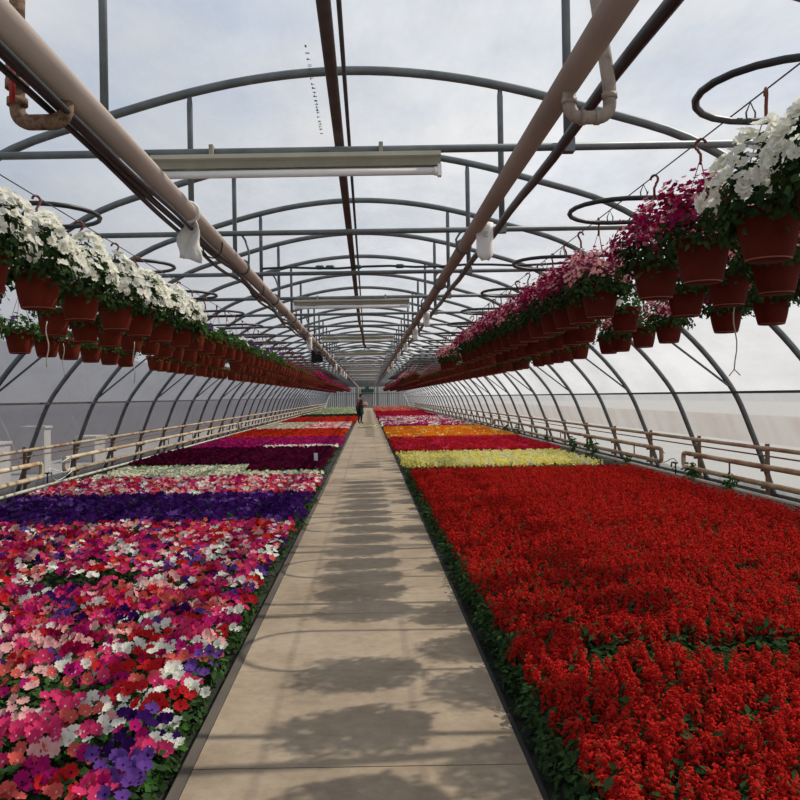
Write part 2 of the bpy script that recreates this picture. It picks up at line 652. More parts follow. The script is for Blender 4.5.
bank.add(vs, fs, 0, True)
structure(bank.build('bank_outside', 'outside_bank'))

# ------------------------------------------------------------------ hoops with crossbars
HR = .040


def make_truss(knee):
    root = empty('hoop_truss')
    MB().tube([(x, 0, z) for x, z in ARCH], HR, 10).build('hoop', 'galvanised', root)
    bx = arch_x(BARZ) - .02
    MB().tube([(-bx, 0, BARZ), (bx, 0, BARZ)], .024, 10).build('crossbar', 'galvanised', root)
    for s in (-1, 1):
        x = 1.42 * s if s < 0 else 1.335
        MB().tube([(x, 0, BARZ + .02), (x, 0, arch_z(x) - .10), (x, 0, arch_z(x) - .01)], [.026, .026, .016], 8).build('strut', 'galvanised', root)
        cl = MB().box(x - .035, x + .035, -.034, .034, BARZ - .035, BARZ + .045)
        cl.build('clamp', 'galvanised', root)
        if knee:
            MB().tube([(s * 5.46, -.02, 1.65), (s * 3.66, -.02, BARZ)], .017, 8).build('knee_brace', 'galvanised', root)
    return root


proto_a, proto_b = make_truss(True), make_truss(False)
remember(proto_a)
remember(proto_b)
trusses = []
for k, yy in enumerate(TY):
    if k == 1:
        o = proto_a
    elif k == 2:
        o = proto_b
    else:
        o = copy_tree(proto_a if k % 2 == 1 else proto_b)
    o.location = (0, yy, 0)
    kn = 'with slanting knee braces' if k % 2 == 1 else 'without knee braces'
    if k < 16:
        tag(o, 'grey steel hoop and crossbar %s, %s from the camera' % (kn, ORD[k]), 'hoop', 'steel hoops')
    else:
        tag(o, 'grey steel hoop and crossbar %s in the far half of the greenhouse' % kn, 'hoop', 'far steel hoops ' + kn)

tag(MB().tube([(-.04, Y0, 4.40), (-.04, YEND, 4.40)], .019, 8).build('ridge_purlin', 'dark_purlin'), 'thin dark purlin running along the ridge under the hoops', 'purlin')
for s, nm in ((-1, 'left'), (1, 'right')):
    x = s * (sx - .005)
    tag(MB().box(min(x, x - s * .03), max(x, x - s * .03), Y0, YEND, SEAM - .018, SEAM + .018).build('film_rail', 'dark_purlin'),
        'thin horizontal rail joining the film sheets on the %s wall' % nm, 'rail')

# brown pipe that lies on the crossbars near the ridge
bpipe = MB()
bp_pts = [(-.03, 2.0, 3.16), (-.03, 16.8, 3.14), (-.01, 17.6, 3.10), (.03, 18.6, 2.98), (.04, 19.3, 2.86), (.08, 19.8, 2.80), (.17, 19.9, 2.79)]
bpipe.tube(bp_pts, .030, 12)
tag(bpipe.build('brown_pipe', 'brown_pipe'), 'dark brown pipe lying on the crossbars along the middle of the roof', 'pipe')

# ------------------------------------------------------------------ overhead heating pipes
LPX, LPZ, RPX, RPZ, PR = CAMX - 1.10, 2.77, CAMX + .87, 2.92, .054


def heat_pipe(x, z, mat, label, elbow_y, side):
    root = empty('overhead_pipe', (x, 0, z))
    MB().tube([(0, 1.2, 0), (0, YEND - 1, 0)], PR, 20).build('pipe', mat, root)
    for k in range(1, 24):
        yy = TY[k]
        cl = MB()
        a = [(PR * 1.15 * math.sin(t), yy - .02, PR * 1.15 * math.cos(t)) for t in [2 * PI * i / 16 for i in range(16)]]
        ring = [(px, yy, pz) for px, _, pz in a]
        cl.tube(ring, .012, 6, closed=True)
        top = BARZ - z
        cl.tube([(-side * PR * 1.1, yy, .0), (-side * PR * 1.2, yy, top * .45), (-side * PR * .6, yy, top * .8), (0, yy - .0, top - .01)], .010, 6)
        cl.build('pipe_hanger', 'galvanised', root)
    tag(root, label, 'pipe')
    return root


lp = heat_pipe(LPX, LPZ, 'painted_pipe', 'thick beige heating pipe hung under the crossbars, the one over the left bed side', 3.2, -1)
rp = heat_pipe(RPX, RPZ, 'painted_pipe_shaded', 'thick brownish heating pipe hung under the crossbars, the one over the path right side', 3.5, 1)


def arc(c, r, a0, a1, ax, n=8):
    """points on a quarter bend in the plane x-z or y-z"""
    out = []
    for i in range(n + 1):
        t = a0 + (a1 - a0) * i / n
        out.append((c[0] + ax[0] * r * math.cos(t), c[1] + ax[1] * r * math.cos(t), c[2] + r * math.sin(t)))
    return out


# right drain: out of the pipe's underside, U turn, and up past it
er = empty('drain_elbow', (RPX, 3.46, RPZ - .012))
e = MB()
e.tube([(0, 0, -.03), (0, 0, -.085)] + arc((.055, 0, -.09), .055, PI, 1.5 * PI, (1, 0)) + arc((.115, 0, -.09), .055, 1.5 * PI, 2 * PI, (1, 0))
       + [(.17, 0, -.02), (.12, .02, .42), (.05, .05, 1.05)], .028, 12)
e.build('bend_pipe', 'fitting', er)
for (p, d) in (((0, 0, -.075), 'z'), ((.17, 0, -.055), 'z'), ((.055, 0, -.145), 'x'), ((.115, 0, -.145), 'x')):
    c = MB()
    if d == 'z':
        c.tube([(p[0], p[1], p[2] - .012), (p[0], p[1], p[2] + .012)], .032, 12)
    else:
        c.tube([(p[0] - .010, p[1], p[2]), (p[0] + .010, p[1], p[2])], .032, 12)
    c.build('collar', 'fitting', er)
tag(er, 'beige pipe with a U bend joining the underside of the right overhead pipe', 'pipe fitting')

el = empty('drain_valve', (LPX - .01, 3.06, LPZ))
e = MB()
e.tube([(0, 0, -.03), (0, 0, -.07)] + arc((-.05, 0, -.075), .05, 0, -.5 * PI, (1, 0)) + arc((-.13, 0, -.075), .05, 1.5 * PI, PI, (1, 0))
       + [(-.18, 0, -.01), (-.18, 0, .14), (-.18, .04, .75), (-.18, .08, 1.35)], .029, 12)
e.build('bend_pipe', 'rust', el)
for z0, z1, r in ((-.062, -.035, .038), (.035, .115, .040), (.125, .155, .043), (.0, .032, .043)):
    MB().tube([(-.18, 0, z0), (-.18, 0, z1)], r, 12).build('collar', 'rust', el)
MB().tube([(-.01, 0, -.06), (-.01, 0, -.038)], .036, 12).build('collar', 'rust', el)
vh = MB().tube([(-.18, -.03, .075), (-.18, -.075, .08), (-.172, -.095, .100), (-.160, -.10, .088), (-.155, -.10, .03), (-.157, -.10, -.085)],
               [.011, .011, .013, .013, .012, .010], 10)
vh.build('valve_handle', 'red_paint', el)['label'] = 'red lever handle'
tag(el, 'rusty U bend with a red handled valve joining the left overhead pipe', 'valve')

# cables under the left pipe, black pipe beside the right one
for q in range(3):
    pts = []
    yy = 1.3
    while yy < 62:
        sag = .018 * math.sin(yy * 2.6 + q * 1.3) + .02 * math.sin(yy * .9 + q)
        am = min(1.0, max(.2, (yy - 3) / 2))
        pts.append((LPX - .034 + .036 * (q - 1) + .012 * am * math.sin(yy * 1.9 + q * 2), yy, LPZ - .068 - .012 * abs(q - 1) + sag * am - .02 * am))
        yy += .22
    tag(MB().tube(pts, .013 if q != 1 else .017, 7).build('cable', 'black_poly'),
        ['thin black cable on the outer side of the bundle under the left overhead pipe',
         'thickest black cable in the bundle under the left overhead pipe',
         'thin black cable on the path side of the bundle under the left overhead pipe'][q], 'cable', 'cables under the left overhead pipe')
for k in range(1, 12):
    yy = 3.6 + 2.4 * k
    t = MB()
    t.tube([(LPX - .02 + .075 * math.cos(a), yy, LPZ - .035 + .10 * math.sin(a)) for a in [2 * PI * i / 12 for i in range(12)]], .006, 5, closed=True)
    tag(t.build('cable_tie', 'plastic_white' if k % 4 == 0 else 'black_poly'), 'tie strapping the cable bundle to the left overhead pipe, %s from the camera' % ORD[k - 1], 'cable tie', 'cable ties')
pts = [(CAMX + 1.11, 1.3 + .5 * i, BARZ - .062 - .022 * math.sin(i * .65) ** 2) for i in range(120)]
tag(MB().tube(pts, .030, 10).build('black_pipe', 'black_poly'), 'black plastic pipe slung under the crossbars beside the right overhead pipe', 'pipe')

# rag and tags
rag = MB()
nu, nv = 9, 10
vs, fs = [], []
for j in range(nv):
    t = j / (nv - 1)
    for i in range(nu):
        s = i / (nu - 1) - .5
        w = .10 + .09 * t - .05 * t * t
        vs.append((s * w + .01 * math.sin(9 * t), .022 * math.sin(s * 9 + t * 5) + .004, -t * .24 - .05 * t * abs(s) * (1 if s > 0 else -.7)))
for j in range(nv - 1):
    for i in range(nu - 1):
        fs.append((j * nu + i, j * nu + i + 1, (j + 1) * nu + i + 1, (j + 1) * nu + i))
rag.add(vs, fs, 0, True)
ragt = MB().tube([(PR * 1.08 * math.cos(a), 0, .075 + PR * 1.08 * math.sin(a)) for a in [2 * PI * i / 14 for i in range(14)]], .017, 7, closed=True)
ro = rag.build('rag', 'white_cloth', None, (LPX - .0, 5.12, LPZ - .055))
so = ro.modifiers.new('thick', 'SOLIDIFY')
so.thickness = .006
ragt.build('knot', 'white_cloth', ro).location = (0, 0, -.02)
tag(ro, 'white rag tied round the left overhead pipe and hanging down', 'cloth')


def paper_tag(x, y, z, label, big=1.0):
    vs, fs = [], []
    nn = 8
    for j in range(nn):
        t = j / (nn - 1)
        w = .050 * (1 if t < .75 else math.sqrt(max(.05, 1 - ((t - .75) / .27) ** 2)))
        for i in range(5):
            s = i / 2 - 1
            vs.append((s * w, .03 * (1 - s * s) * -1, -.23 * t))
    for j in range(nn - 1):
        for i in range(4):
            fs.append((j * 5 + i, j * 5 + i + 1, (j + 1) * 5 + i + 1, (j + 1) * 5 + i))
    mb_ = MB()
    mb_.add([(a * big, b * big, c * big) for a, b, c in vs], fs, 0, True)
    o = mb_.build('paper_tag', 'paper', None, (x, y, z))
    md = o.modifiers.new('thick', 'SOLIDIFY')
    md.thickness = .003
    mk = MB()
    for r in range(4):
        x0 = -.018
        while x0 < .014:
            w = random.uniform(.004, .011)
            mk.add([(x0, -.0335 * big, -.085 - .012 * r), (x0 + w, -.0335 * big, -.085 - .012 * r), (x0 + w, -.0335 * big, -.079 - .012 * r), (x0, -.0335 * big, -.079 - .012 * r)], [(0, 1, 2, 3)])
            x0 += w + .004
    mk.build('print', 'ink', o)
    return tag(o, label, 'tag')


paper_tag(RPX + .065, 6.42, RPZ + .03, 'curled white paper tag with small grey print stuck on the right overhead pipe', 1.3)
for k, (side, yy) in enumerate([(1, 12.6), (1, 15.6), (1, 19.5), (1, 24), (1, 30), (1, 36), (-1, 15.2), (-1, 27.5), (-1, 33), (-1, 36.5), (-1, 40)]):
    x, z = (RPX + .05, RPZ - .03) if side > 0 else (LPX + .03, LPZ - .05)
    paper_tag(x, yy, z, 'small white tag on the %s overhead pipe, %s one further back' % ('right' if side > 0 else 'left', ORD[1 + (k if side > 0 else k - 6)]), 1.0)['group'] = 'tags on the overhead pipes'

# ------------------------------------------------------------------ strip lights under the crossbars


def make_light():
    root = empty('strip_light')
    h = MB()
    L = .85
    prof = [(-.055, 0), (.055, 0), (.055, -.02), (.035, -.028), (.030, -.062), (-.030, -.062), (-.035, -.028), (-.055, -.02)]
    vs = [(-L, yy, z) for yy, z in prof] + [(L, yy, z) for yy, z in prof]
    np_ = len(prof)
    fs = [(i, (i + 1) % np_, np_ + (i + 1) % np_, np_ + i) for i in range(np_)] + [tuple(reversed(range(np_))), tuple(range(np_, 2 * np_))]
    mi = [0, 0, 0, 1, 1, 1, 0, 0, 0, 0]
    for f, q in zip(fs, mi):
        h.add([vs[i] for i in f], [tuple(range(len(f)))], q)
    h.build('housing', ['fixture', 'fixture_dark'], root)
    MB().tube([(-L + .03, -.012, -.088), (L - .03, -.012, -.088)], .019, 12).build('fluorescent_tube', 'tube_white', root)
    for s in (-1, 1):
        x = s * (L - .018)
        MB().box(min(x, x + s * .022), max(x, x + s * .022), -.034, .010, -.114, -.058).tube(
            [(x - s * .02, -.012, -.088), (x + s * .001, -.012, -.088)], .023, 12).build('lamp_holder', 'tube_white', root)
    for x in (-.5, .5):
        MB().box(x - .012, x + .012, -.030, .030, -.001, .054).build('strap', 'fixture_dark', root)
    return root


lt = make_light()
remember(lt)
for k, ti in enumerate((0, 3, 6, 9, 12, 15, 18, 21, 24)):
    o = lt if k == 0 else copy_tree(lt)
    o.location = (-.28 if k == 0 else -.10, TY[ti] - .03, BARZ - .036)
    o.scale = (1, 1.1, 1.22)
    tag(o, 'cream fluorescent strip light with one white tube, %s from the camera' % ORD[k], 'light', 'strip lights')

# black box fan hung far down on the left
fo = empty('box_fan', (-1.42, 25.2, 2.87))
fo.scale = (.62, .62, .62)
MB().box(-.27, .27, .10, .14, -.27, .27).box(-.29, -.25, -.12, .14, -.29, .29).box(.25, .29, -.12, .14, -.29, .29).box(-.25, .25, -.12, .14, .25, .29).box(-.25, .25, -.12, .14, -.29, -.25).build('fan_housing', 'fan_black', fo)
for k in range(4):
    a = k * PI / 2 + .4
    d, p_ = Vector((math.cos(a), 0, math.sin(a))), Vector((-math.sin(a), 0, math.cos(a)))
    vs = [d * .04 - p_ * .03 + Vector((0, .03, 0)), d * .22 - p_ * .07 + Vector((0, .05, 0)), d * .22 + p_ * .07 + Vector((0, -.02, 0)), d * .04 + p_ * .03 + Vector((0, 0, 0))]
    bl = MB().add(vs, [(0, 1, 2, 3)])
    b_ = bl.build('fan_blade', 'fan_black', fo)
    b_.modifiers.new('thick', 'SOLIDIFY').thickness = .006
g = MB()
for r in (.06, .12, .18, .24):
    g.tube([(r * math.cos(t), -.11, r * math.sin(t)) for t in [2 * PI * i / 20 for i in range(20)]], .004, 4, closed=True)
g.build('guard', 'fan_black', fo)
tag(fo, 'square black fan hung under the crossbars beyond the left pipe', 'fan')

# ------------------------------------------------------------------ hose loops and hanging cables


def loop_points(x0, x1, hw, n=12):
    r = hw
    pts = []
    for i in range(n + 1):
        a = PI / 2 + PI * i / n
        pts.append((x0 + r + r * math.cos(a), r * math.sin(a), 0))
    for i in range(n + 1):
        a = -PI / 2 + PI * i / n
        pts.append((x1 - r + r * math.cos(a), r * math.sin(a), 0))
    return pts


def make_loop(side, xin, xout):
    root = empty('hose_loop')
    pts = loop_points(xin, xout, .40) if side > 0 else loop_points(-xout, -xin, .40)
    pts = [(x, yy, .015 * math.sin(x * 2.1 + yy)) for x, yy, _ in pts]
    MB().tube(pts, .018, 8, closed=True).build('hose', 'black_poly', root)
    if side > 0:
        for x in (2.07, 2.75):
            for yy in (-.4, .4):
                MB().tube([(x + .02, yy, -.018), (x + .024, yy, .03), (x, yy, .082), (x - .022, yy, .03), (x - .018, yy, -.018)], .005, 5).build('hose_hanger', 'wire', root)
    return root


lr, ll = make_loop(1, 1.66, 4.1), make_loop(-1, 1.88, 4.1)
remember(lr)
remember(ll)
HZ = 2.97
for k in range(0, 26):
    for s, p_ in ((1, lr), (-1, ll)):
        o = p_ if k == 0 else copy_tree(p_)
        o.location = (0, TY[0] + TS * (k - 1) + 1.25, HZ if s > 0 else HZ + .012)
        nm = 'right' if s > 0 else 'left'
        if k < 10:
            tag(o, 'black watering hose bent into a flat loop over the %s baskets, %s from the camera' % (nm, ORD[k]), 'hose', 'hose loops over the %s baskets' % nm)
        else:
            tag(o, 'black watering hose loop among the far ones over the %s baskets' % nm, 'hose', 'far hose loops over the %s baskets' % nm)

ROWS = [('right', 'inner', 2.07, 3.055), ('right', 'middle', 2.75, 3.045), ('right', 'outer', 3.52, 2.98),
        ('left', 'inner', -2.04, 2.955), ('left', 'middle', -2.78, 2.955), ('left', 'outer', -3.60, 2.87)]
for side, rn, x, hz in ROWS:
    tag(MB().tube([(x, Y0, hz), (x, YEND - .5, hz)], .0045, 6).build('hanging_wire', 'wire'),
        'taut wire carrying the %s row of hanging baskets on the %s side' % (rn, side), 'wire', 'basket wires')
# feed hose with green connectors lying across one crossbar
fh = empty('feed_hose', (0, TY[2] - .06, BARZ + .055))
MB().tube([(-1.1 + .3 * i, 0, .012 * math.sin(i * 1.7)) for i in range(16)], .014, 8).build('hose', 'black_poly', fh)
for x in (-.42, -.30, .02, .52):
    MB().tube([(x - .05, 0, .004), (x - .03, 0, .004), (x + .03, 0, .004), (x + .05, 0, .004)], [.018, .026, .026, .018], 8).build('connector', 'green_plastic', fh)
tag(fh, 'black hose with green connectors lying across the third crossbar', 'hose')

# ------------------------------------------------------------------ side heating pipes, stands
LOOPS = [(Y0, 14.55), (15.65, 36.2), (36.9, 70.0), (70.7, YEND - 1)]
for s, nm in ((-1, 'left'), (1, 'right')):
    X = 5.70 * s
    mt = 'rusty_white' if s < 0 else 'rusty_brown'
    tag(MB().tube([(X - .04 * s, Y0, .79), (X - .04 * s, YEND - 1, .79)], .030, 12).build('return_pipe', mt),
        'rusty top pipe running the whole length of the %s wall' % nm, 'pipe')
    tag(MB().tube([(X, Y0, .10), (X, YEND - 1, .10)], .030, 10).build('ground_pipe', 'white_pipe'),
        'pale lowest pipe running along the foot of the %s wall' % nm, 'pipe')
    tag(MB().tube([(X + .14 * s, Y0, .655), (X + .14 * s, 40, .655)], .012, 8).build('thin_pipe', 'rust'),
        'thin dark pipe behind the heating pipes on the %s wall' % nm, 'pipe')
    for k, (a, b_) in enumerate(LOOPS):
        za, zb = .52, .275
        r = .07
        pts = []
        if k > 0:
            pts = [(X, a + .5, zb), (X, a + r, zb)] + [(X, a + r - r * math.sin(t), zb + r - r * math.cos(t)) for t in (.5, 1.05)] + [(X, a, zb + r), (X, a, za - r)] \
                + [(X, a + r - r * math.cos(t), za - r + r * math.sin(t)) for t in (.5, 1.05)] + [(X, a + r, za), (X, a + .5, za)]
        else:
            pts = [(X, a, za)]
        pts += [(X, b_ - .5, za), (X, b_ - r, za)] + [(X, b_ - r + r * math.sin(t), za - r + r * math.cos(t)) for t in (.5, 1.05)] + [(X, b_, za - r), (X, b_, zb + r)] \
            + [(X, b_ - r + r * math.cos(t), zb + r - r * math.sin(t)) for t in (.5, 1.05)] + [(X, b_ - r, zb), (X, b_ - .5, zb)]
        if k > 0:
            pts += [pts[0]]
        else:
            pts += [(X, a, zb)]
        root = empty('heating_pipe', (0, 0, 0))
        MB().tube(pts, .040, 12, caps=True).build('pipe_loop', mt, root)
        if k < 2:
            yy = a + 1.6
            while yy < b_ - 1:
                MB().tube([(X, yy, zb + .03), (X, yy, za - .03)], .014, 8).build('spacer', 'rust', root)
                yy += 3.3
        tag(root, 'rusty heating pipe loop along the %s wall, %s length from the camera' % (nm, ORD[k]), 'pipe', 'heating pipe loops on the %s wall' % nm)
    st0 = None
    for k in range(0, 40):
        yy = TY[k] - .42
        if st0 is None:
            st0 = empty('pipe_stand')
            MB().box(-.025, .025, -.02, .02, 0, .84).build('post', 'rust', st0)
            for z in (.755, .47, .225):
                MB().box(min(0, -s * .09), max(0, -s * .09), -.03, .03, z - .022, z + .006).build('bracket', 'rust', st0)
            remember(st0)
            o = st0
        else:
            o = copy_tree(st0)
        o.location = (X + .085 * s, yy, 0)
        if k < 8:
            tag(o, 'rusty post carrying the heating pipes on the %s wall, %s from the camera' % (nm, ORD[k]), 'post', 'pipe posts on the %s wall' % nm)
        else:
            tag(o, 'rusty post carrying the heating pipes in the far part of the %s wall' % nm, 'post', 'far pipe posts on the %s wall' % nm)
    # tangled wire hanging at the break between the loops
    w = [(X - .1 * s + .02 * math.sin(i * .9), 15.2 + .55 * math.sin(i * .33), .47 - .012 * i + .09 * math.sin(i * .6)) for i in range(26)]
    tag(MB().tube(w, .007, 6).build('looped_wire', 'wire' if s > 0 else 'plastic_white'), 'loose looped wire hanging at the gap in the %s wall heating pipes' % nm, 'wire')
    tp = MB().tube([(X - .02, 14.88, .10), (X - .02, 14.88, .30), (X - .02, 14.95, .32), (X - .02, 15.06, .31), (X - .02, 15.1, .22)], .014, 8).box(X - .055, X + .015, 14.85, 14.91, .30, .325)
    tag(tp.build('small_tap', 'black_poly'), 'small dark tap standing on the lowest pipe of the %s wall' % nm, 'tap')

# ------------------------------------------------------------------ hanging baskets
POT_H = .250


def pot_mesh(mat, seed):
    pm_ = MB()
    prof = [(.001, .0), (.090, .0), (.098, .003), (.1015, .008), (.113, .045), (.124, .09), (.132, .135), (.137, .170), (.142, .172), (.1445, .180), (.1445, .204), (.140, .207),
            (.134, .204), (.131, .18), (.001, .178)]
    pm_.lathe([(r * 1.05, z * 1.22) for r, z in prof], 28, mis=[0, 0, 2] + [0] * 10 + [1])
    return pm_.mesh('pot_body', [mat, 'soil', 'pot_edge'])


POTS = [pot_mesh('pot', 0), pot_mesh('pot_sunlit', 1)]


def hanger_mesh(H):
    """hook and three strands, one moulded piece; H = hook height over pot bottom"""
    mb_ = MB()
    for k in range(3):
        a = 2 * PI * k / 3 + .5
        mb_.tube([(.149 * math.cos(a), .149 * math.sin(a), .240), (.10 * math.cos(a), .10 * math.sin(a), .40), (.008 * math.cos(a), .008 * math.sin(a), H - .13)], .0028, 5)
    pts = [(0, 0, H - .145), (0, 0, H - .065)]
    for i in range(11):
        t = -PI * .5 + (1.45 * PI) * i / 10
        pts.append((.032 * math.cos(t) * 1.0 + .0, 0, H - .030 + .032 * math.sin(t)))
    pts2 = pts[:1] + [(0, 0, H - .085), (.016, 0, H - .062)] + pts[3:]
    mb_.tube(pts2, .0085, 8)
    return mb_.mesh('hanger', 'hanger_red')


HANG = {1: hanger_mesh(3.06 - 2.230 + .004), -1: hanger_mesh(2.96 - 2.215 + .004)}


def foliage_mesh(R, H, nleaf, size, mats, seed, droop=.12):
    global RNG
    RNG = np.random.default_rng(seed)
    q = Q()
    d = dome_dirs(nleaf, -.25, 1)
    rad = rnd(nleaf, .45, 1.0) ** .6
    lump = 1 + .14 * np.sin(d[:, 0] * 5 + seed) * np.cos(d[:, 1] * 4 + seed)
    pos = np.stack([d[:, 0] * R * rad * lump, d[:, 1] * R * rad * lump, POT_H - .02 + np.where(d[:, 2] > 0, d[:, 2] * H, d[:, 2] * droop * 2) * rad * lump], 1)
    nr = d + RNG.normal(0, .45, (nleaf, 3)) + np.array([0, 0, .4])
    q.put(ROUNDLEAF, pos, nr, rnd(nleaf, 0, 2 * PI), rnd(nleaf, .7, 1.2) * size, RNG.integers(0, len(mats), nleaf))
    ns = 14
    a = rnd(ns, 0, 2 * PI)
    # a few trailing shoots
    k = nleaf // 16
    aa = rnd(k, 0, 2 * PI)
    rr = rnd(k, .13, R)
    pos = np.stack([rr * np.cos(aa), rr * np.sin(aa), POT_H - rnd(k, -.03, droop)], 1)
    q.put(ROUNDLEAF, pos, np.stack([np.cos(aa), np.sin(aa), .5 + 0 * aa], 1) + RNG.normal(0, .4, (k, 3)), rnd(k, 0, 2 * PI), rnd(k, .7, 1.1) * size, RNG.integers(0, len(mats), k))
    return q.mesh('foliage', mats)


def blossom_mesh(R, H, n_, size, mats, seed, zlo=-.05, tpl=None, clus=1, droopside=0):
    global RNG
    RNG = np.random.default_rng(seed)
    q = Q()
    d = dome_dirs(n_, zlo, 1)
    lump = 1 + .14 * np.sin(d[:, 0] * 5 + seed) * np.cos(d[:, 1] * 4 + seed)
    base = np.stack([d[:, 0] * R * lump * 1.04, d[:, 1] * R * lump * 1.04, POT_H + np.where(d[:, 2] > 0, d[:, 2] * H * lump * 1.04, d[:, 2] * .25)], 1)
    if clus > 1:
        base = np.repeat(base, clus, 0) + RNG.normal(0, size * 1.5, (n_ * clus, 3))
        d = np.repeat(d, clus, 0)
    m_ = len(base)
    nr = d + RNG.normal(0, .35, (m_, 3)) + np.array([0, 0, .15])
    tpls = tpl if isinstance(tpl, list) else [tpl]
    idx = RNG.integers(0, len(tpls), m_)
    mi = RNG.integers(0, max(1, len(mats) - 1), m_)
    for i, t in enumerate(tpls):
        s = idx == i
        q.put(t, base[s], nr[s], rnd(s.sum(), 0, 2 * PI), rnd(s.sum(), .8, 1.15) * size, mi[s])
    return q.mesh('blossom', mats)


BIG = {n_: [bloom_tpl(n_, .10, s) for s in range(3)] for n_ in (1, 2)}
KINDS = {
    # name: (foliage args, blossom args, words)
    'white': ((.265, .35, 800, .056, ['leaf', 'leaf_dark']), (.28, .370, 200, .037, ['p_white', 'p_throat'], .08, BIG[1], 1), 'white petunias'),
    'magenta': ((.265, .31, 800, .048, ['leaf', 'leaf_dark']), (.275, .325, 125, .020, ['p_verbena', 'p_verbena', 'p_crimson', 'p_lightpink', 'p_throat'], .22, [SBLOOM], 6), 'magenta verbena'),
    'pink': ((.265, .25, 760, .048, ['leaf', 'leaf_dark']), (.275, .27, 120, .018, ['p_lightpink', 'p_verbena', 'p_palepink', 'p_throat'], .25, [SBLOOM], 6), 'pale pink verbena'),
    'green': ((.22, .20, 260, .056, ['leaf_bright', 'leaf']), (.22, .21, 5, .040, ['p_violet', 'p_white', 'p_throat'], .1, BIG[2], 1), 'mostly green leaves'),
    'young': ((.16, .13, 130, .050, ['leaf', 'leaf_bright']), (.16, .14, 5, .034, ['p_crimson', 'p_throat'], .2, BIG[1], 1), 'small young plants'),
    'crimson': ((.22, .18, 220, .052, ['leaf', 'leaf_dark']), (.24, .20, 50, .042, ['p_crimson', 'p_magenta', 'p_throat'], -.1, BIG[2], 1), 'dense crimson flowers'),
}
BASK = {}
for ki, (kn, (fa, ba, words_)) in enumerate(KINDS.items()):
    BASK[kn] = []
    for var in range(3):
        fm = foliage_mesh(fa[0], fa[1], fa[2], fa[3], fa[4], 100 + ki * 10 + var)
        bm_ = blossom_mesh(ba[0], ba[1], ba[2], ba[3], ba[4], 100 + ki * 10 + var, ba[5], ba[6], ba[7])
        BASK[kn].append((fm, bm_))

PROTO = {}


def make_basket(kn, var, side):
    key = (kn, var, side)
    if key not in PROTO:
        o = obj('hanging_basket', POTS[0 if side > 0 else 1])
        obj('foliage', BASK[kn][var][0], o)
        obj('blossom', BASK[kn][var][1], o)
        obj('hanger', HANG[side], o)
        remember(o)
        PROTO[key] = o
        return o
    return copy_tree(PROTO[key])


rg = random.Random(5)
ROWY = {}
YA = [3.40, 3.97, 4.75, 5.52, 6.85, 7.42, 7.97, 8.55]


def row_positions(i, side, rn):
    if side == 'right' and rn == 'inner':
        ys_ = list(YA)
        yy = 9.2
    else:
        ys_ = []
        yy = {('right', 'middle'): 4.4, ('right', 'outer'): 6.2, ('left', 'inner'): 4.62, ('left', 'middle'): 6.0, ('left', 'outer'): 7.9}[(side, rn)]
    while yy < 95:
        if rn == 'inner' or rg.random() > .12:
            j = .05 if rn == 'inner' else .13
            ys_.append(yy + rg.uniform(-j, j))
        yy += (.80 if yy < 14 else .68) if side == 'left' else ((.66 if rn == 'inner' else .78) if yy < 20 else .60)
    if side == 'right':
        ys_ = [y_ for y_ in ys_ if not (16.4 < y_ < (18.8 if rn == 'inner' else 17.3))]
        if rn == 'inner':
            ys_ = [y_ for y_ in ys_ if not (20.4 < y_ < 33)]
    return ys_


def basket_kind(side, rn, y_):
    if side == 'right':
        if rn == 'inner':
            if y_ < 4.5:
                return 'white'
            if y_ < 6.0:
                return 'magenta'
            if y_ < 7.1:
                return 'pink'
            if y_ < 17.2:
                return 'magenta' if rg.random() < .7 else 'pink'
        elif y_ < 12:
            return rg.choice(['pink', 'pink', 'magenta', 'green'])
        elif y_ < 17:
            return rg.choice(['pink', 'green', 'young'])
        if y_ < 22:
            return 'pink' if rg.random() < .6 else 'young'
        if y_ < 42:
            return 'young'
        return 'crimson' if rg.random() < .8 else 'pink'
    if rn == 'inner':
        if y_ < 10.2:
            return 'white'
        if y_ < 20:
            return 'green'
    else:
        if y_ < 9.5:
            return 'white' if rg.random() < .5 else 'green'
        if y_ < 20:
            return 'green' if rg.random() < .6 else 'young'
    if y_ < 32:
        return 'young'
    return 'crimson'


far_baskets = []
for i, (side, rn, x, hz) in enumerate(ROWS):
    s = 1 if side == 'right' else -1
    zb = hz - (3.06 - 2.230 if s > 0 else 2.96 - 2.215)
    for k, y_ in enumerate(row_positions(i, side, rn)):
        kn = basket_kind(side, rn, y_)
        var = rg.randrange(3)
        rz = rg.uniform(0, 2 * PI)
        xx = x + rg.uniform(-.02, .02)
        if k < 50:
            o = make_basket(kn, var, s)
            o.location = (x, y_, zb)
            o.rotation_euler = (0, 0, rz)
            what = KINDS[kn][2]
            if k < 20:
                tag(o, 'red-brown hanging basket of %s, %s in the %s row on the %s' % (what, ORD[k], rn, side), 'hanging basket', 'baskets of the %s %s row' % (rn, side))
            else:
                tag(o, 'red-brown hanging basket of %s, far down the %s row on the %s' % (what, rn, side), 'hanging basket', 'far baskets of %s, %s %s row' % (what, rn, side))
        else:
            far_baskets.append((x, y_, zb, kn, rg.random()))

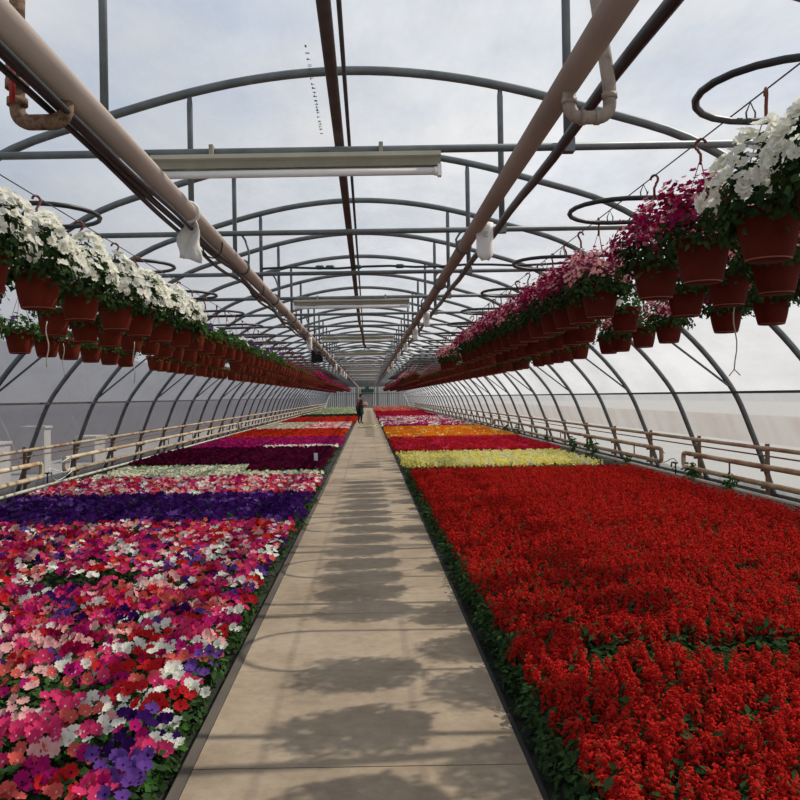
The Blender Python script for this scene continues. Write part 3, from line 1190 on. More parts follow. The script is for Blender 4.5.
# the remaining far ones as one object
q = MB()
qq = Q()
potprof = [(.10, 0), (.143, .19)]
for (x, y_, zb, kn, r_) in far_baskets:
    q.lathe([(.001, 0), (.10, 0), (.143, .195), (.001, .185)], 8, 0, (x, y_, zb))
    q.tube([(x, y_, zb + .2), (x, y_, zb + .8)], .006, 3, 0, False)
nfb = len(far_baskets)
base = np.array([(x, y_, zb) for (x, y_, zb, _, _) in far_baskets])
RNG = np.random.default_rng(3)
for rep in range(26):
    d = dome_dirs(nfb, -.1, 1)
    pos = base + np.stack([d[:, 0] * .23, d[:, 1] * .23, .2 + np.maximum(d[:, 2], -.3) * .2], 1)
    qq.put(SBLOOM, pos, d + RNG.normal(0, .3, (nfb, 3)), rnd(nfb, 0, 6.28), .055, np.full(nfb, rep % 3))
V = np.concatenate(qq.V)
o0 = len(q.v)
q.v += [tuple(p) for p in V]
q.f += [tuple(int(i) + o0 for i in f) for f in np.concatenate(qq.F)]
q.mi += [int(i) + 1 for i in np.concatenate(qq.M)]
q.sm += [False] * sum(len(f) for f in qq.F)
tag(q.build('far_baskets', ['pot', 'p_crimson', 'leaf', 'p_magenta']), 'the distant hanging baskets of crimson flowers at the far ends of all rows', 'hanging baskets', None, 'stuff')

# pale drip strings dangling below some baskets
for k, (x, y_, L) in enumerate([(-3.66, 10.05, .42), (-2.78, 9.95, .5), (2.75, 6.2, .55), (-2.78, 7.3, .4)]):
    z = 2.26
    pts = [(x + .10 + .012 * math.sin(i * 1.1 + k), y_ - .12, z + .05 - L * i / 8) for i in range(9)]
    mb_ = MB().tube(pts, .005, 5)
    if k == 2:
        e0 = pts[-1]
        mb_.tube([e0, (e0[0] - .04, e0[1], e0[2] - .05)], .004, 4).tube([e0, (e0[0] + .045, e0[1], e0[2] - .045)], .004, 4)
    tag(mb_.build('hanging_string', 'rope'), ['pale string dangling below the outer left row of baskets', 'pale string dangling below the middle left row, the longer and further one',
                                              'forked pale string dangling below the middle right row of baskets', 'pale string dangling below the middle left row, the nearer one'][k], 'string')

# ------------------------------------------------------------------ flower beds
LX0, LX1 = -5.15, PX0 - .10        # left bed
RX0, RX1 = PX1 + .09, 5.12         # right bed
PET = ['p_magenta', 'p_hotpink', 'p_red', 'p_coral', 'p_white', 'p_palepink', 'p_purple', 'p_violet', 'p_crimson']
PETW = [.15, .20, .12, .11, .14, .13, .05, .04, .06]
PETN = ['magenta', 'hot pink', 'red', 'coral', 'white', 'pale pink', 'deep purple', 'violet', 'dark crimson']


def in_view(x, y_, z=.2, margin=30):
    px = 368 + (x - CAMX) / y_ * F
    py = 397 + (CAMH - z) / y_ * F
    return -margin < px < 800 + margin and py < 800 + 60


def pet_foliage(seed):
    global RNG
    RNG = np.random.default_rng(seed)
    q_ = Q()
    k = 70
    d = dome_dirs(k, -.1, 1)
    rad = rnd(k, .4, 1)
    pos = np.stack([d[:, 0] * .105 * rad, d[:, 1] * .105 * rad, .03 + np.maximum(d[:, 2], 0) * .14 * rad ** .5], 1)
    q_.put(ROUNDLEAF, pos, d + np.array([0, 0, .7]) + RNG.normal(0, .4, (k, 3)), rnd(k, 0, 6.28), rnd(k, .7, 1.2) * .060, RNG.integers(0, 3, k))
    st = arr([(-.004, 0, 0), (.004, 0, 0), (.004, 0, 1), (-.004, 0, 1), (0, -.004, 0), (0, .004, 0), (0, .004, 1), (0, -.004, 1)], [(0, 1, 2, 3), (4, 5, 6, 7)])
    return q_.mesh('leaves', ['leaf', 'leaf_dark', 'leaf_bright'])


PFOL = [pet_foliage(300 + i) for i in range(4)]


def pet_bloom(ci, seed):
    q_ = Q()
    th = 'p_throat' if PET[ci] in ('p_white', 'p_palepink') else ('p_palepink' if ci in (1, 3) else 'p_purple')
    q_.put(bloom_tpl(1, .12, seed), [(0, 0, 0)], [(0, 0, 1)], np.array([0.0]), 1.0, 0)
    # calyx tube below
    tv = arr([(.10, 0, -.42), (0, .10, -.42), (-.10, 0, -.42), (0, -.10, -.42), (.05, 0, -1), (0, .05, -1), (-.05, 0, -1), (0, -.05, -1)],
             [(0, 1, 5, 4), (1, 2, 6, 5), (2, 3, 7, 6), (3, 0, 4, 7)])
    q_.put(tv, [(0, 0, 0)], [(0, 0, 1)], np.array([0.0]), 1.0, 2)
    return q_.mesh('bloom', [PET[ci], th, 'leaf'])


PBLOOM = [[pet_bloom(ci, 20 + ci * 3 + v) for v in range(2)] for ci in range(9)]


def bloom_spots(rng_, n_):
    out = []
    for j in range(n_):
        a = 2 * PI * (j + rng_.uniform(-.3, .3)) / n_
        r = rng_.uniform(.03, .10)
        out.append((r * math.cos(a), r * math.sin(a), .175 + rng_.uniform(-.02, .035) - r * .25))
    return out


def pet_mass(ci, seed):
    """all the blooms of one plant that is too far to tell them apart"""
    rr = random.Random(seed)
    q_ = Q()
    n_ = 6
    sp = bloom_spots(rr, n_)
    nr = [(p[0] * 3 + rr.gauss(0, .25), -.5 + rr.gauss(0, .3), .85) for p in sp]
    th = 'p_throat' if PET[ci] in ('p_white', 'p_palepink') else 'p_purple'
    q_.put(bloom_tpl(1, .12, seed), sp, nr, np.array([rr.uniform(0, 6) for _ in sp]), np.array([rr.uniform(.033, .042) for _ in sp]), 0)
    return q_.mesh('blooms', [PET[ci], th])


PMASS = [[pet_mass(ci, 60 + ci * 3 + v) for v in range(3)] for ci in range(9)]

rp_ = random.Random(21)
SP = .128
cells = []
yy = 2.35
row = 0
while yy < 9.55:
    xx = LX1 - .07
    while xx > max(LX0, -(.56 * yy + .9)):
        # thin, leafier gap between two trays
        gap = (abs(yy - 4.15) < .14 and -2.1 < xx < -1.2 and rp_.random() < .85) or (abs(yy - 6.6) < .16 and -2.5 < xx < -1.8 and rp_.random() < .8) or rp_.random() < .05
        cells.append((xx + rp_.uniform(-.03, .03), yy + rp_.uniform(-.03, .03), gap))
        xx -= SP
    yy += SP
    row += 1
vis = sorted([c for c in cells if in_view(c[0], c[1])], key=lambda c: c[1])
near = vis[:300]
nearset = set(near)
# colour drifts: neighbours often share a colour
seeds = [(rp_.uniform(-6, 0), rp_.uniform(2, 9.5), rp_.choices(range(9), PETW)[0]) for _ in range(600)]


def colour_at(x, y_):
    if rp_.random() < .72:
        return rp_.choices(range(9), PETW)[0]
    best = min(seeds, key=lambda t: (t[0] - x) ** 2 + (t[1] - y_) ** 2)
    return best[2]


for k, (x, y_, gap) in enumerate(near):
    ci = colour_at(x, y_)
    o = obj('petunia_plant', PFOL[rp_.randrange(4)], None, (x, y_, 0.0))
    o.rotation_euler = (0, 0, rp_.uniform(0, 6.28) if k < 120 else rp_.uniform(-.9, .9))
    s_ = rp_.uniform(.76, .88)
    o.scale = (s_, s_, s_ * rp_.uniform(1.1, 1.3))
    if k < 120:
        WI = Matrix.Rotation(-o.rotation_euler.z, 3, 'Z')
        nb_ = 1 if gap else rp_.choice([4, 5, 5, 6])
        for p in bloom_spots(rp_, nb_):
            b_ = obj('bloom', PBLOOM[ci][rp_.randrange(2)], o, p)
            nrm = (WI @ Vector((p[0] * 0 + rp_.gauss(.05, .3), -.55 + rp_.gauss(0, .3), .85))).normalized()
            b_.rotation_mode = 'QUATERNION'
            b_.rotation_quaternion = nrm.to_track_quat('Z', 'Y')
            z_ = rp_.uniform(.034, .043)
            b_.scale = (z_, z_, z_ * .8)
        where = 'close by the camera'
    else:
        if not gap:
            obj('flower_head', PMASS[ci][rp_.randrange(3)], o)
        where = 'a little further back'
    edge = x > LX1 - .20
    if gap and k < 120:
        lab = '%s petunia with a single bloom amid the mixed left bed' % PETN[ci]
        grp = '%s petunias with one bloom' % PETN[ci]
    elif gap:
        lab = 'petunia plant without open blooms in the mixed left bed'
        grp = 'petunias without blooms'
    else:
        place = 'on the path edge of the mixed left bed' if edge else 'amid the mixed left bed'
        lab = '%s petunia %s, %s' % (PETN[ci], place, where)
        grp = '%s petunias %s %s' % (PETN[ci], place, where)
    tag(o, lab, 'flower', grp)


def petunia_stuff(name, spots, cols, weights, label, cat='flowers', nb=7, size=.040, nl=26, leafmats=('leaf', 'leaf_dark'), hgt=.19, seed=1, lsize=.07, tall=0.0, rad=.115):
    global RNG
    RNG = np.random.default_rng(seed)
    q_ = Q()
    P = np.array(spots, float)
    m_ = len(P)
    w = np.array(weights, float)
    w /= w.sum()
    ci = RNG.choice(len(cols), m_, p=w)
    base = np.repeat(P, nl, 0)
    k = len(base)
    a, r = rnd(k, 0, 6.28), .115 / .115 * rad * np.sqrt(rnd(k, 0, 1))
    pos = np.stack([base[:, 0] + r * np.cos(a), base[:, 1] + r * np.sin(a), rnd(k, .03, hgt - .03)], 1)
    q_.put(ROUNDLEAF, pos, np.stack([np.cos(a), np.sin(a), 1 + 0 * a], 1) + RNG.normal(0, .4, (k, 3)), rnd(k, 0, 6.28), rnd(k, .8, 1.2) * lsize, len(cols) + RNG.integers(0, len(leafmats), k))
    base = np.repeat(P, nb, 0)
    cc = np.repeat(ci, nb)
    k = len(base)
    a, r = rnd(k, 0, 6.28), rad * .95 * np.sqrt(rnd(k, 0, 1))
    pos = np.stack([base[:, 0] + r * np.cos(a), base[:, 1] + r * np.sin(a), hgt + rnd(k, -.03, .03 + tall) - r * .2], 1)
    nr = np.stack([np.cos(a) * r * 4, np.sin(a) * r * 4 - .5, .85 + 0 * a], 1) + RNG.normal(0, .3, (k, 3))
    q_.put(SBLOOM, pos, nr, rnd(k, 0, 6.28), rnd(k, .85, 1.15) * size, cc)
    me = q_.mesh(name, list(cols) + list(leafmats))
    return tag(obj(name, me), label, cat, None, 'stuff')


rest = [(c[0], c[1]) for c in cells if c not in nearset and not c[2]]
petunia_stuff('petunia_bed', rest, PET, PETW, 'mixed petunias of the left bed behind the near plants, up to the purple band', nb=5, size=.032, nl=18, seed=2, rad=.075, lsize=.055)


def grid(x0, x1, y0, y1, sp, jit=.3, seed=0):
    rr = random.Random(seed)
    out = []
    yy_ = y0 + sp / 2
    while yy_ < y1:
        xx_ = x0 + sp / 2
        while xx_ < x1:
            out.append((xx_ + rr.uniform(-jit, jit) * sp, yy_ + rr.uniform(-jit, jit) * sp))
            xx_ += sp
        yy_ += sp
    return out


BL = ['leaf', 'leaf_dark']
petunia_stuff('purple_petunia_bed', grid(LX0, LX1, 9.65, 12.3, .17), ['p_purple', 'p_violet'], [.88, .12], 'band of deep purple petunias crossing the left bed', nb=7, size=.040, seed=3, leafmats=('leaf_dark', 'leaf'))
petunia_stuff('pink_petunia_bed', grid(LX0, LX1, 12.35, 15.1, .13), PET, [.16, .22, .10, .13, .14, .2, .02, .01, .03], 'band of pink and white mixed petunias behind the purple band', nb=5, size=.036, nl=10, seed=4, rad=.075)
petunia_stuff('cream_flower_bed', grid(LX0, -2.35, 15.2, 17.7, .17) + grid(-2.35, LX1, 15.2, 16.2, .17), ['p_cream', 'p_palegreen'], [.85, .15], 'strip of cream white flowers in the left bed', nb=10, size=.034, nl=14, seed=5, leafmats=('leaf_bright', 'leaf'), hgt=.17)
petunia_stuff('burgundy_flower_bed', grid(LX0, -2.35, 17.8, 22.9, .19) + grid(-2.35, LX1, 16.3, 22.9, .19), ['p_burgundy'], [1], 'dark burgundy band of flowers in the left bed', nb=8, size=.045, nl=14, seed=6, leafmats=('leaf_dark',), hgt=.24)
petunia_stuff('white_edge_flower_bed', grid(-2.9, LX1, 23.0, 23.9, .19), ['p_white', 'p_palepink'], [.7, .3], 'thin white line of flowers behind the dark burgundy band', nb=9, size=.04, nl=12, seed=7, hgt=.23)
petunia_stuff('magenta_flower_bed', grid(LX0, LX1, 24.0, 29.6, .21), ['p_magenta', 'p_verbena'], [.7, .3], 'magenta band of flowers in the left bed behind the burgundy one', nb=9, size=.050, nl=10, seed=8)
petunia_stuff('scarlet_flower_bed', grid(LX0, LX1, 29.8, 37.5, .24), ['p_scarlet', 'p_red'], [.8, .2], 'scarlet band of flowers in the left bed, nearer of two', nb=9, size=.058, nl=8, seed=9)
petunia_stuff('pale_pink_flower_bed', grid(-3.0, LX1, 37.8, 47, .27), ['p_palepink', 'p_coral', 'p_white'], [.6, .2, .2], 'pale pink patch of flowers in the left bed between two scarlet bands', nb=8, size=.066, nl=6, seed=10)
petunia_stuff('pale_yellow_flower_bed', grid(LX0, -3.0, 37.8, 47, .27), ['p_cream', 'p_palepink'], [.75, .25], 'pale yellow patch of flowers by the left wall between two scarlet bands', nb=8, size=.066, nl=6, seed=11)
petunia_stuff('scarlet_flower_bed', grid(LX0, LX1, 47.3, 60, .3), ['p_scarlet', 'p_cherry'], [.7, .3], 'scarlet band of flowers in the left bed, further of two', nb=8, size=.075, nl=5, seed=12)
petunia_stuff('dark_leaf_bed', grid(LX0, LX1, 60.5, 68, .34), ['leaf_dark', 'p_burgundy'], [.7, .3], 'thin dark strip of plants behind the scarlet flowers far on the left', nb=7, size=.09, nl=8, seed=13, hgt=.2, leafmats=('leaf_dark',))
petunia_stuff('pale_green_bed', grid(LX0, LX1, 68.5, 114, .5), ['p_palegreen', 'p_cream'], [.8, .2], 'pale green plants filling the far end of the left bed', nb=9, size=.12, nl=8, seed=14, lsize=.11, leafmats=('leaf_bright',))

# ---- right bed: salvia


def spike_q(q_, pos, h, nfl, fl, mi=0, tilt=None):
    """adds one salvia spike made of florets around a leaning stem"""
    ph = rnd(1, 0, 6.28)[0]
    k = np.arange(nfl)
    t = (k + .5) / nfl
    a = ph + k * 2.4
    rr = .016 * (1.1 - .75 * t)
    lean = tilt if tilt is not None else RNG.normal(0, .10, 2)
    P = np.stack([pos[0] + rr * np.cos(a) + lean[0] * t * h, pos[1] + rr * np.sin(a) + lean[1] * t * h, pos[2] + t * h], 1)
    # floret axis points outward and a little up: template x axis -> use normals for facing, spin to aim
    nr = np.stack([np.cos(a), np.sin(a), .35 + .8 * t], 1) + RNG.normal(0, .25, (nfl, 3))
    q_.put(FLORET, P, nr, rnd(nfl, 0, 6.28), fl * (1.1 - .35 * t), mi)


def salvia_leaves(q_, k, mi0, R=.10, zhi=.19):
    a, r = rnd(k, 0, 6.28), R * np.sqrt(rnd(k, 0.02, 1))
    pos = np.stack([r * np.cos(a), r * np.sin(a), rnd(k, .03, zhi)], 1)
    q_.put(LEAF, pos, np.stack([np.cos(a) * .5, np.sin(a) * .5, 1 + 0 * a], 1) + RNG.normal(0, .3, (k, 3)), rnd(k, 0, 6.28), rnd(k, .8, 1.2) * .065, mi0 + RNG.integers(0, 2, k))


def mesh_salvia_fol(seed):
    global RNG
    RNG = np.random.default_rng(seed)
    q_ = Q()
    salvia_leaves(q_, 80, 0, .105, .215)
    return q_.mesh('leaves', ['leaf_dark', 'leaf'])


def mesh_spike(seed):
    global RNG
    RNG = np.random.default_rng(seed)
    q_ = Q()
    spike_q(q_, (0, 0, 0), .115, 42, .027)
    q_.put(arr([(-.03, 0, 0), (.03, 0, 0), (.02, 0, 1), (-.02, 0, 1), (0, -.03, 0), (0, .03, 0), (0, .02, 1), (0, -.02, 1)], [(0, 1, 2, 3), (4, 5, 6, 7)]),
           [(0, 0, -.06)], [(0, 0, 1)], np.array([0.0]), .14, 1)
    return q_.mesh('flower_spike', ['p_salvia', 'stem'])


def spike_spots(rr, n_):
    out = []
    for j in range(n_):
        a = 2.4 * j + rr.uniform(-.3, .3)
        r = .088 * math.sqrt((j + .5) / n_)
        out.append((r * math.cos(a), r * math.sin(a), rr.uniform(.135, .175)))
    return out


def mesh_spike_mass(seed, n_=8):
    global RNG
    RNG = np.random.default_rng(seed)
    q_ = Q()
    rr = random.Random(seed)
    for p in spike_spots(rr, n_):
        spike_q(q_, p, rr.uniform(.075, .115), 26, .031)
    return q_.mesh('flower_head', ['p_salvia'])


SFOL = [mesh_salvia_fol(400 + i) for i in range(4)]
SSPK = [mesh_spike(420 + i) for i in range(4)]
SMASS = [mesh_spike_mass(440 + i) for i in range(5)]

SCELL = []
rs = random.Random(31)
SS = .175
yy = 2.30
ri = 0
while yy < 15.5:
    xx = RX0 + .03
    ci = 0
    while xx < min(RX1, .62 * yy + .9):
        gy = abs(((yy - 4.42) % 1.95) - 0) < .09 and ri % 2 == 0
        gx = ci % 7 == 3 and rs.random() < .16
        thin = rs.random() < .02
        jx = .012 if ci < 3 else .03
        SCELL.append((xx + rs.uniform(-jx, jx), yy + rs.uniform(-.03, .03), ci, ci != 1 and (gx or thin or (abs(yy - 4.5) < .12 and xx > 1.3 and rs.random() < .88) or (abs(yy - 6.5) < .12 and rs.random() < .5)
                      or (abs(yy - 8.6) < .12 and rs.random() < .55))))
        xx += SS if ci else .085
        ci += 1
    yy += SS
    ri += 1
vis = sorted([c for c in SCELL if in_view(c[0], c[1])], key=lambda c: c[1])
near = vis[:300]
nearset = set(near)
for k, (x, y_, ci, gap) in enumerate(near):
    o = obj('salvia_plant', SFOL[rs.randrange(4)], None, (x, y_, 0))
    o.rotation_euler = (0, 0, rs.uniform(0, 6.28))
    s_ = rs.uniform(.93, 1.1)
    o.scale = (s_, s_, s_ * rs.uniform(.95, 1.1))
    edge = ci == 0
    if edge:
        o.scale = (.72, .8, s_ * .95)
    if gap and not edge:
        o.scale = (s_, s_, s_ * .95)
        lab, grp = 'salvia plant with leaves and no open red spikes amid the right bed', 'salvia plants without spikes'
    elif k < 110:
        for p in spike_spots(rs, 7 if not edge else 0):
            b_ = obj('flower_spike', SSPK[rs.randrange(4)], o, p)
            b_.rotation_euler = (rs.gauss(0, .12), rs.gauss(0, .12), rs.uniform(0, 6.28))
            z_ = rs.uniform(.8, 1.1)
            b_.scale = (1.1, 1.1, z_)
        lab = 'leafy salvia plant on the path edge of the right bed, close by the camera' if edge else 'red salvia plant amid the right bed, close by the camera'
        grp = 'near salvia plants ' + ('on the path edge' if edge else 'amid the bed')
    else:
        if not edge:
            obj('flower_head', SMASS[rs.randrange(5)], o)
        lab = 'leafy salvia plant on the path edge of the right bed, a little further back' if edge else 'red salvia plant amid the right bed, a little further back'
        grp = 'salvia plants further back ' + ('on the path edge' if edge else 'amid the bed')
    tag(o, lab, 'flower', grp)

# rest of the salvia as one object (lighter plants built from the same spikes)
RNG = np.random.default_rng(77)
q_ = Q()
rest = [c for c in SCELL if c not in nearset]
P = np.array([(c[0], c[1]) for c in rest], float)
gp = np.array([c[3] for c in rest])
nl = 18
base = np.repeat(P, nl, 0)
k = len(base)
a, r = rnd(k, 0, 6.28), .10 * np.sqrt(rnd(k, 0, 1))
pos = np.stack([base[:, 0] + r * np.cos(a), base[:, 1] + r * np.sin(a), rnd(k, .04, .18) * np.where(np.repeat(gp, nl), .95, 1)], 1)
q_.put(LEAF, pos, np.stack([np.cos(a) * .5, np.sin(a) * .5, 1 + 0 * a], 1) + RNG.normal(0, .3, (k, 3)), rnd(k, 0, 6.28), rnd(k, .8, 1.2) * .08, 1 + RNG.integers(0, 2, k))
Pg = P[~gp & (np.array([c[2] for c in rest]) > 0)]
for sp in range(7):
    m_ = len(Pg)
    a, r = rnd(m_, 0, 6.28), .09 * np.sqrt(rnd(m_, 0, 1))
    cx, cy, cz = Pg[:, 0] + r * np.cos(a), Pg[:, 1] + r * np.sin(a), rnd(m_, .135, .175)
    h = rnd(m_, .08, .115)
    for j in range(9):
        t = (j + .5) / 9
        aa = a + j * 2.4
        rr = .015 * (1.1 - .7 * t)
        pos = np.stack([cx + rr * np.cos(aa), cy + rr * np.sin(aa), cz + t * h], 1)
        q_.put(FLORET, pos, np.stack([np.cos(aa), np.sin(aa), .5 + .6 * t + 0 * aa], 1) + RNG.normal(0, .3, (m_, 3)), rnd(m_, 0, 6.28), .040 * (1.1 - .35 * t), 0)
tag(obj('salvia_bed', q_.mesh('salvia_bed', ['p_salvia', 'leaf_dark', 'leaf'])), 'carpet of red salvia behind the near plants, up to the yellow strip', 'flowers', None, 'stuff')


def spike_bed(name, spots, cols, weights, label, size, per, hgt=.26, seed=0, leafmats=('leaf_dark', 'leaf'), nl=10, upright=.9):
    """a far band of upright flower heads"""
    global RNG
    RNG = np.random.default_rng(seed)
    q2 = Q()
    P_ = np.array(spots, float)
    w = np.array(weights, float)
    w /= w.sum()
    base_ = np.repeat(P_, nl, 0)
    k_ = len(base_)
    a_ = rnd(k_, 0, 6.28)
    r_ = .12 * np.sqrt(rnd(k_, 0, 1)) * (size / .04) ** .5
    pos_ = np.stack([base_[:, 0] + r_ * np.cos(a_), base_[:, 1] + r_ * np.sin(a_), rnd(k_, .03, hgt * .7)], 1)
    q2.put(LEAF, pos_, np.stack([np.cos(a_) * .5, np.sin(a_) * .5, 1 + 0 * a_], 1) + RNG.normal(0, .3, (k_, 3)), rnd(k_, 0, 6.28), .09 * (size / .04) ** .5, len(cols) + RNG.integers(0, len(leafmats), k_))
    base_ = np.repeat(P_, per, 0)
    k_ = len(base_)
    ci_ = np.repeat(RNG.choice(len(cols), len(P_), p=w), per)
    a_ = rnd(k_, 0, 6.28)
    r_ = .12 * np.sqrt(rnd(k_, 0, 1)) * (size / .04) ** .5
    for lvl in range(3):
        pos_ = np.stack([base_[:, 0] + r_ * np.cos(a_), base_[:, 1] + r_ * np.sin(a_), hgt * (.68 + .15 * lvl) + rnd(k_, -.02, .02)], 1)
        q2.put(SBLOOM, pos_, np.stack([np.cos(a_ + lvl * 2), np.sin(a_ + lvl * 2), upright + 0 * a_], 1) + RNG.normal(0, .3, (k_, 3)), rnd(k_, 0, 6.28), size * (1 - .2 * lvl), ci_)
    return tag(obj(name, q2.mesh(name, list(cols) + list(leafmats))), label, 'flowers', None, 'stuff')


petunia_stuff('dark_leaf_bed', grid(RX0, RX1, 15.55, 16.45, .16), ['leaf_dark', 'p_burgundy'], [.8, .2], 'dark leafy strip in front of the yellow flowers in the right bed', nb=6, size=.05, nl=16, seed=40, hgt=.13, leafmats=('leaf_dark',))
spike_bed('yellow_flower_bed', grid(RX0, 4.75, 16.6, 20.4, .18), ['p_yellow', 'p_cream'], [.8, .2], 'strip of pale yellow flowers crossing the right bed', .034, 7, .24, 41, ('leaf_bright', 'leaf'))
spike_bed('cherry_flower_bed', grid(RX0, RX1, 20.9, 27.6, .20), ['p_cherry', 'p_hotpink', 'p_salvia'], [.6, .1, .3], 'cherry red band of flowers behind the yellow strip in the right bed', .046, 8, .24, 42)
spike_bed('orange_flower_bed', grid(RX0, RX1, 27.9, 37.5, .24), ['p_orange', 'p_yellow'], [.9, .1], 'orange band of flowers in the right bed', .060, 8, .24, 43)
spike_bed('dark_edge_bed', grid(RX0, RX1, 37.6, 39.0, .24), ['p_burgundy'], [1], 'thin dark strip of plants behind the orange band', .060, 6, .2, 44)
spike_bed('pink_white_flower_bed', grid(RX0, RX1, 39.2, 57, .30), ['p_magenta', 'p_white', 'p_lightpink'], [.5, .3, .2], 'magenta and white speckled band of flowers in the right bed', .085, 6, .24, 45)
spike_bed('crimson_flower_bed', grid(RX0, RX1, 57.3, 78, .38), ['p_cherry', 'p_crimson'], [.7, .3], 'crimson band of flowers far back in the right bed', .11, 6, .24, 46)
spike_bed('coral_flower_bed', grid(RX0, RX1, 78.5, 114, .5), ['p_coral', 'p_palegreen', 'p_cherry'], [.45, .25, .3], 'coral and green plants filling the far end of the right bed', .14, 6, .24, 47)

# leafy edge of the salvia bed hanging over the path side
RNG = np.random.default_rng(91)

# white plant label standing in the burgundy bed
lb = MB().box(-.04, .04, -.003, .003, .12, .42).box(-.012, .012, -.003, .003, 0, .12)
tag(lb.build('plant_label', 'plastic_white', None, (-1.02, 17.6, .0)), 'white plant label standing in the dark burgundy flowers by the path', 'label')

# weeds by the right wall


def weed(x, y_, s_, label, seed):
    global RNG
    RNG = np.random.default_rng(seed)
    q3 = Q()
    k_ = 60
    a_ = rnd(k_, 0, 6.28)
    r_ = rnd(k_, .02, .15)
    pos_ = np.stack([r_ * np.cos(a_), r_ * np.sin(a_) * 1.6, rnd(k_, .05, .38) - r_ * .5 + .05], 1)
    pos_[:, 2] = np.maximum(pos_[:, 2], .02)
    q3.put(LEAF, pos_, np.stack([np.cos(a_), np.sin(a_), .8 + 0 * a_], 1) + RNG.normal(0, .3, (k_, 3)), rnd(k_, 0, 6.28), rnd(k_, .08, .15), RNG.integers(0, 2, k_))
    o_ = obj('weed', q3.mesh('weed', ['leaf_bright', 'leaf']), None, (x, y_, 0))
    o_.scale = (s_, s_, s_)
    st = MB()
    for j in range(5):
        aj = j * 1.3
        st.tube([(0, 0, 0), (.05 * math.cos(aj), .08 * math.sin(aj), .15), (.1 * math.cos(aj), .16 * math.sin(aj), .28)], .004, 5)
    st.build('stem', 'stem', o_)
    tag(o_, label, 'weed', 'weeds by the right wall')


for k, (y_, s_) in enumerate([(12.6, .8), (14.1, .9), (17.6, .7), (20.3, 1.1), (22.2, 1.0), (25.5, .8), (30.5, 1.1), (33, .9)]):
    weed(5.66, y_, s_, 'green weed growing between the heating pipes and the right wall, %s from the camera' % ORD[k], 500 + k)

# pale hose lying on the path near the person
hz_ = []
for i in range(90):
    t = i / 89
    a = t * 2 * PI * 3.3
    r = .30 + .12 * math.sin(a * .37)
    hz_.append((.02 + r * 1.3 * math.cos(a) + .25 * math.sin(t * 3), 43.2 + 3.6 * (t - .5) + r * 2.2 * math.sin(a), .075 + .012 * math.sin(a * 2.1)))
tag(MB().tube(hz_, .030, 7).build('coiled_hose', 'hose_yellow'), 'pale yellow hose lying in loops on the path before the person', 'hose')

# ------------------------------------------------------------------ the person far down the path


